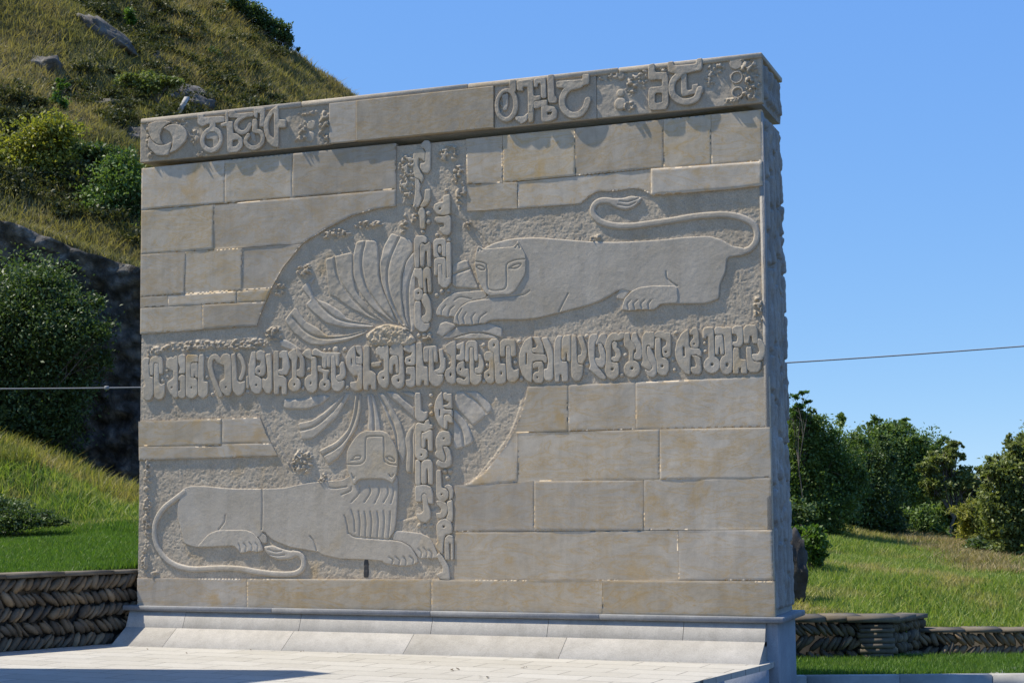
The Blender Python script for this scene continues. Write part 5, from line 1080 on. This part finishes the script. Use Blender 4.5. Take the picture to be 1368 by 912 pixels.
def plant(kind, label, cat, basepx, v, blobs, mat, size, nleaf, seed, r0=0.05, group=None, stems=1, aspect=0.5, clump=0.2, depth=0.8, surf=0.5, droop=0.0, twigs=5, cname='crown'):
    """blobs: (px, py, rx px, ry px, dv) read on the photograph, given real size at distance v"""
    rs = np.random.default_rng(seed); bu, bv = to_uv(at_v(basepx[0], basepx[1], v)); z = float(terr(bu, bv)); base = uv(bu, bv, z)
    t = thing(kind, label, cat, base, group); s = v/FOC
    cs = [at_v(a, b, v+dv) for a, b, _, _, dv in blobs]; rr = [(max(rx, ry)*0+rx*s, rx*s*depth, ry*s) for _, _, rx, ry, _ in blobs]
    # axes: R0, FH, Z
    ar = np.array([b[2]*b[3] for b in blobs], float); cnt = np.maximum(60, (nleaf*ar/ar.sum())).astype(int)
    if cat == 'tree' and nleaf > 3000:                   # ragged outline: small sprays beyond the main masses
        c2, r2, n2 = [], [], []
        for c_, r_, n_ in zip(cs, rr, cnt):
            for _ in range(5):
                d_ = rs.normal(size=3); d_[2] = abs(d_[2])*0.9-0.15; d_ /= np.linalg.norm(d_); q_ = rs.uniform(0.16, 0.30)
                c2.append(c_+(R0*d_[0]*r_[0]+FH*d_[1]*r_[1]+np.array([0, 0, d_[2]*r_[2]]))*rs.uniform(0.95, 1.22)); r2.append(tuple(k_*q_ for k_ in r_)); n2.append(int(n_*0.035)+20)
        cs = cs+c2; rr = rr+r2; cnt = np.concatenate([(cnt*0.85).astype(int), np.array(n2)])
    V, F, tn = leaf_cloud([np.zeros(3)]*len(cs), rr, cnt, size, rs, droop, aspect, clump, surf=surf)
    off = np.repeat(np.array(cs), cnt*4, axis=0)
    V = V[:, :1]*R0+V[:, 1:2]*FH+V[:, 2:]*np.array([0, 0, 1])+off
    mesh(cname, V, F, mat, t, tint=tn)
    wood(base, cs[:len(blobs)], rr[:len(blobs)], rs, r0, 'trunk' if cat == 'tree' else 'stem', t, stems, twigs)
    return t
plant('leafy_bush', 'large dark green bush hanging in front of the shaded cliff at the left edge', 'bush', (20, 640), 26.2, [(25, 415, 95, 75, 0), (80, 440, 60, 55, -.3), (130, 445, 32, 22, -.4), (105, 405, 28, 22, -.2), (20, 500, 100, 85, .2), (85, 520, 55, 70, 0), (-70, 460, 90, 110, 0), (40, 570, 80, 60, .2), (60, 375, 40, 30, 0), (130, 480, 18, 20, -.2)], M_lf_dark, 0.072, 62000, 1, 0.03, stems=3, clump=0.2)
plant('leafy_bush', 'low dark bush sitting in the long grass of the bank at the left edge', 'bush', (15, 704), 20.3, [(10, 684, 44, 18, 0), (48, 692, 26, 12, 0), (-30, 680, 40, 26, 0), (74, 696, 18, 8, 0), (20, 698, 50, 12, -.1), (-10, 668, 26, 10, 0)], M_lf_dark, 0.05, 15000, 40, 0.006, None, 4)
gs = 'shrubs on the hillside'
plant('hill_shrub', 'large yellow leaved shrub on the slope left of the lintel', 'bush', (60, 310), 32.5, [(55, 200, 55, 46, 0), (25, 240, 50, 48, -.2), (85, 245, 40, 42, -.2), (75, 180, 34, 30, 0), (40, 270, 50, 30, -.3), (-20, 220, 50, 50, 0)], M_lf_yel, 0.10, 22000, 2, 0.04, gs, 3)
plant('hill_shrub', 'fresh green shrub against the top left edge of the monument', 'bush', (150, 335), 32.0, [(150, 265, 46, 48, 0), (120, 290, 45, 42, -.2), (182, 285, 28, 44, 0), (165, 228, 28, 26, .2), (140, 310, 50, 20, -.3)], M_lf_mid, 0.09, 22000, 3, 0.04, gs, 3)
plant('hill_shrub', 'tangled mid green shrub filling the bottom of the slope above the cliff', 'bush', (20, 320), 31, [(10, 300, 45, 22, 0), (60, 312, 40, 18, 0), (-30, 290, 40, 30, 0)], M_lf_olive, 0.09, 7000, 9, 0.03, gs, 3)
plant('hill_shrub', 'pale green shrub under the small dark rock of the open slope', 'bush', (210, 130), 38, [(200, 112, 26, 16, 0), (228, 108, 18, 12, 0), (172, 108, 18, 12, 0)], M_lf_olive, 0.09, 4500, 10, 0.03, gs, 3)
plant('hill_shrub', 'broad olive shrub beside the slanting slab near the hill top', 'bush', (90, 60), 42, [(85, 45, 36, 16, 0), (50, 30, 30, 16, 0), (110, 30, 18, 10, 0)], M_lf_olive, 0.10, 6000, 21, 0.03, gs, 3)
plant('hill_shrub', 'low dark shrub on the open slope right of the lone sapling', 'bush', (250, 70), 44, [(240, 60, 26, 10, 0), (275, 72, 22, 9, 0), (205, 45, 18, 9, 0)], M_lf_dark, 0.09, 4000, 22, 0.03, gs, 3)
plant('hill_shrub', 'dark rounded shrub above the yellow one at the left edge', 'bush', (15, 180), 36, [(15, 140, 32, 30, 0), (-25, 145, 40, 32, 0), (35, 155, 18, 18, 0)], M_lf_dark, 0.10, 6000, 4, 0.04, gs, 2)
plant('hill_shrub', 'slender bright green sapling between the dark and yellow shrubs', 'bush', (78, 190), 35, [(80, 135, 14, 20, 0), (70, 160, 14, 18, 0), (84, 115, 8, 10, 0), (62, 178, 10, 12, 0)], M_lf_bright, 0.09, 2600, 5, 0.025, gs, 2)
plant('hill_shrub', 'low dark shrub in the gully under the broad rock ledge', 'bush', (120, 235), 33, [(120, 205, 30, 18, 0), (150, 215, 24, 18, 0)], M_lf_dark, 0.10, 3500, 6, 0.03, gs, 2)
plant('hill_shrub', 'lone leafy sapling above the slanting slab near the top of the hill', 'bush', (175, 40), 43, [(174, 18, 10, 16, 0), (176, 32, 9, 10, 0)], M_lf_bright, 0.11, 900, 7, 0.03, gs, 1)
plant('hedge', 'dark clipped hedge running along the ridge of the hill', 'hedge', (350, 45), 49.5, [(318, 4, 22, 14, 0), (340, 18, 22, 14, 0), (358, 32, 20, 13, 0), (372, 44, 18, 14, 0), (384, 52, 10, 14, 0), (398, 66, 3, 5, 0)], M_lf_dark, 0.10, 9000, 8, 0.04, None, 1, surf=0.2)
sc = np.random.default_rng(21)
# low scrub nobody could count on the slope
Pn, us, vs_ = scatter(1900, 0, 0, 31, 49, sc, terr, wedge=(-0.40, -0.10), dens=lambda u, v: sstep(0.40, 0.56, 0.5+fbm(u*0.35+9, v*0.35, 5, 3))*(1-0.75*sstep(40, 46, v)))
Pn = Pn[:700]; rr = sc.uniform(0.14, 0.60, len(Pn))**1.0
V, F, tn = leaf_cloud(Pn+np.array([0, 0, 0.08]), np.stack([rr, rr, rr*0.55], 1), (rr*900).astype(int), 0.10, sc, ncl=9)
tag(mesh('scrub', V, F, M_scrub, tint=tn), 'low dark scrub scattered over the hillside grass', 'scrub', None, 'stuff')

gt = 'trees on the slope right of the monument'
plant('tree', 'dense dark tree directly behind the right edge of the monument', 'tree', (1085, 700), 27, [(1075, 590, 40, 40, 0), (1105, 615, 48, 50, .2), (1060, 640, 40, 55, 0), (1095, 670, 50, 45, 0), (1050, 590, 35, 45, .5), (1064, 552, 16, 10, -.2), (1085, 565, 22, 16, -.2), (1030, 660, 40, 60, .5), (1125, 650, 34, 40, .2), (1080, 705, 50, 20, .2)], M_lf_mid, 0.060, 72000, 11, 0.07, gt, 2)
plant('tree', 'slender feathery sapling rising above the dark tree at the monument edge', 'tree', (1070, 705), 26.6, [(1062, 530, 9, 5, 0), (1074, 524, 8, 4, 0), (1066, 542, 10, 5, 0), (1078, 536, 7, 4, 0), (1058, 548, 9, 6, 0)], M_lf_bright, 0.07, 420, 41, 0.012, gt, 1, twigs=3)
plant('tree', 'dark rounded thicket in the shade left of the tallest round tree', 'tree', (1150, 715), 29, [(1140, 640, 48, 52, 0), (1165, 625, 34, 36, .3), (1145, 690, 46, 28, 0), (1115, 695, 46, 28, 0), (1175, 670, 34, 36, .2), (1190, 700, 28, 18, .2)], M_lf_dark, 0.062, 46000, 12, 0.05, gt, 3)
plant('tree', 'tallest round crowned tree against the sky', 'tree', (1213, 725), 34, [(1185, 592, 46, 30, 0), (1215, 610, 48, 36, .3), (1160, 615, 34, 30, 0), (1200, 640, 55, 36, 0), (1240, 640, 34, 32, .2), (1195, 672, 48, 34, .2), (1150, 596, 18, 16, 0), (1190, 572, 28, 12, 0), (1235, 600, 16, 10, 0)], M_lf_mid, 0.074, 52000, 13, 0.07, gt, 1)
plant('tree', 'thin open tree with bare grey limbs showing below its leaves', 'tree', (1272, 735), 30, [(1262, 612, 22, 14, 0), (1285, 640, 28, 18, 0), (1250, 650, 20, 20, 0), (1305, 650, 22, 16, .2), (1272, 596, 12, 8, 0), (1300, 672, 18, 14, 0), (1240, 628, 16, 10, 0), (1318, 632, 14, 9, .2)], M_lf_olive, 0.078, 12000, 14, 0.045, gt, 2, twigs=9, clump=0.16)
plant('tree', 'light olive tree leaning in from the right edge', 'tree', (1362, 760), 25, [(1352, 630, 38, 30, 0), (1365, 595, 22, 18, 0), (1385, 620, 40, 50, .2), (1345, 665, 34, 26, 0), (1325, 625, 12, 14, 0), (1375, 680, 40, 36, 0), (1340, 690, 30, 26, 0), (1365, 720, 36, 30, 0)], M_lf_olive, 0.072, 42000, 15, 0.06, gt, 1)
gb = 'bushes under the right hand trees'
plant('leafy_bush', 'feathery pale green pine like bush under the thin tree', 'bush', (1300, 740), 28, [(1298, 686, 24, 20, 0), (1325, 695, 22, 20, 0), (1350, 700, 24, 20, 0), (1310, 715, 30, 20, 0)], M_lf_yel, 0.13, 14000, 16, 0.03, gb, 3, aspect=0.16)
plant('leafy_bush', 'green bush at the foot of the tallest round tree', 'bush', (1235, 730), 30, [(1228, 702, 28, 22, 0), (1250, 715, 22, 18, 0), (1262, 690, 22, 20, .3), (1205, 690, 20, 18, .3)], M_lf_mid, 0.085, 8000, 17, 0.03, gb, 3)
plant('leafy_bush', 'dark tangled bush below the olive tree at the right edge', 'bush', (1345, 765), 26, [(1330, 738, 28, 20, 0), (1360, 745, 30, 20, 0), (1385, 735, 30, 30, 0), (1305, 735, 18, 14, .2)], M_lf_dark, 0.08, 10000, 18, 0.03, gb, 3)
plant('leafy_bush', 'small bright bush beside the dark standing boulder', 'bush', (1088, 765), 21, [(1085, 722, 20, 18, 0), (1092, 745, 14, 14, 0), (1068, 715, 14, 12, .2)], M_lf_bright, 0.07, 3500, 19, 0.02, gb, 3)
plant('leafy_bush', 'grey green bush filling the gap behind the boulder', 'bush', (1050, 740), 24, [(1040, 700, 34, 36, 0), (1065, 690, 24, 24, 0)], M_lf_dark, 0.08, 6000, 20, 0.03, gb, 3)
for i, (a, b, rx, ry) in enumerate([(1130, 655, 60, 45), (1230, 668, 70, 40), (1320, 690, 60, 36), (1400, 690, 60, 60)]):
    plant('tree', ['blurred dark tree beyond the thicket', 'far dark tree beyond the tallest tree', 'far dark tree seen between the thin tree and the olive tree', 'far tree beyond the right edge olive tree'][i], 'tree', (a, b+45), 40, [(a, b, rx, ry, 0), (a+20, b+15, rx*.8, ry*.9, .5)], M_lf_dark, 0.12, 7000, 30+i, 0.06, gt, 1)

# ================================================================== small things
# overhead cable passing behind the monument
pts = []
A, Bm, Cc = at_v(-900, 500, 21.5), at_v(620, 506, 24), at_v(2000, 402, 27)
for t_ in np.linspace(0, 1, 60): 
    pts.append((1-t_)*(1-2*t_)*A+4*t_*(1-t_)*Bm+t_*(2*t_-1)*Cc)
mb = MB(); tube(mb, np.array(pts), 0.011, 6); cb = mb.build('overhead_cable', M_cable); tag(cb, 'thin grey overhead cable passing behind the monument from edge to edge', 'cable')
i0 = np.argmin([abs(FOC*to_uv(p)[0]/to_uv(p)[1]+684-123) for p in pts]); mb = MB(); q = pts[i0]; mb.box(q-0.03, q+0.03, 0.012); mb.build('clip', M_cable, cb)
v_ = hv(240, 158)-0.3; b0 = at_v(236, 156, v_); b1 = at_v(250, 130, v_); mb = MB()
d_ = b1-b0; e1 = R0*0.055; e2 = FH*0.055
mb.add([b0-e1-e2, b0+e1-e2, b0+e1+e2, b0-e1+e2, b1-e1-e2, b1+e1-e2, b1+e1+e2, b1-e1+e2], [[3, 2, 1, 0], [0, 1, 5, 4], [1, 2, 6, 5], [2, 3, 7, 6], [3, 0, 4, 7], [4, 5, 6, 7]])
tag(mb.build('boundary_post', M_post), 'short leaning pale concrete post on the hill just above the lintel', 'post')
# dry leaves and twigs on the paving
rs = np.random.default_rng(9); mb = MB()
for a, b in [(283, 863), (300, 865), (330, 866), (345, 866), (410, 869), (455, 870), (500, 869), (572, 884), (640, 903), (648, 905), (655, 903), (855, 880), (862, 880), (890, 881), (760, 877), (520, 875), (610, 893), (200, 867), (240, 872), (700, 890)]:
    p = on_z(a, b, ZP+0.006); 
    for _ in range(rs.integers(1, 4)):
        s = rs.uniform(0.012, 0.03); q = p+np.array([rs.normal()*0.03, rs.normal()*0.05, 0]); th = rs.uniform(0, 6.28); d1 = np.array([math.cos(th), math.sin(th), 0.15])*s; d2 = np.array([-math.sin(th), math.cos(th), 0.3])*s*0.45
        mb.add([q-d1, q+d2, q+d1+np.array([0, 0, s*0.3]), q-d2+np.array([0, 0, s*0.25])], [[0, 3, 2, 1]])
tag(mb.build('leaf_litter', M_twig), 'scattered dry leaf bits on the pale paving', 'leaf litter', None, 'stuff')
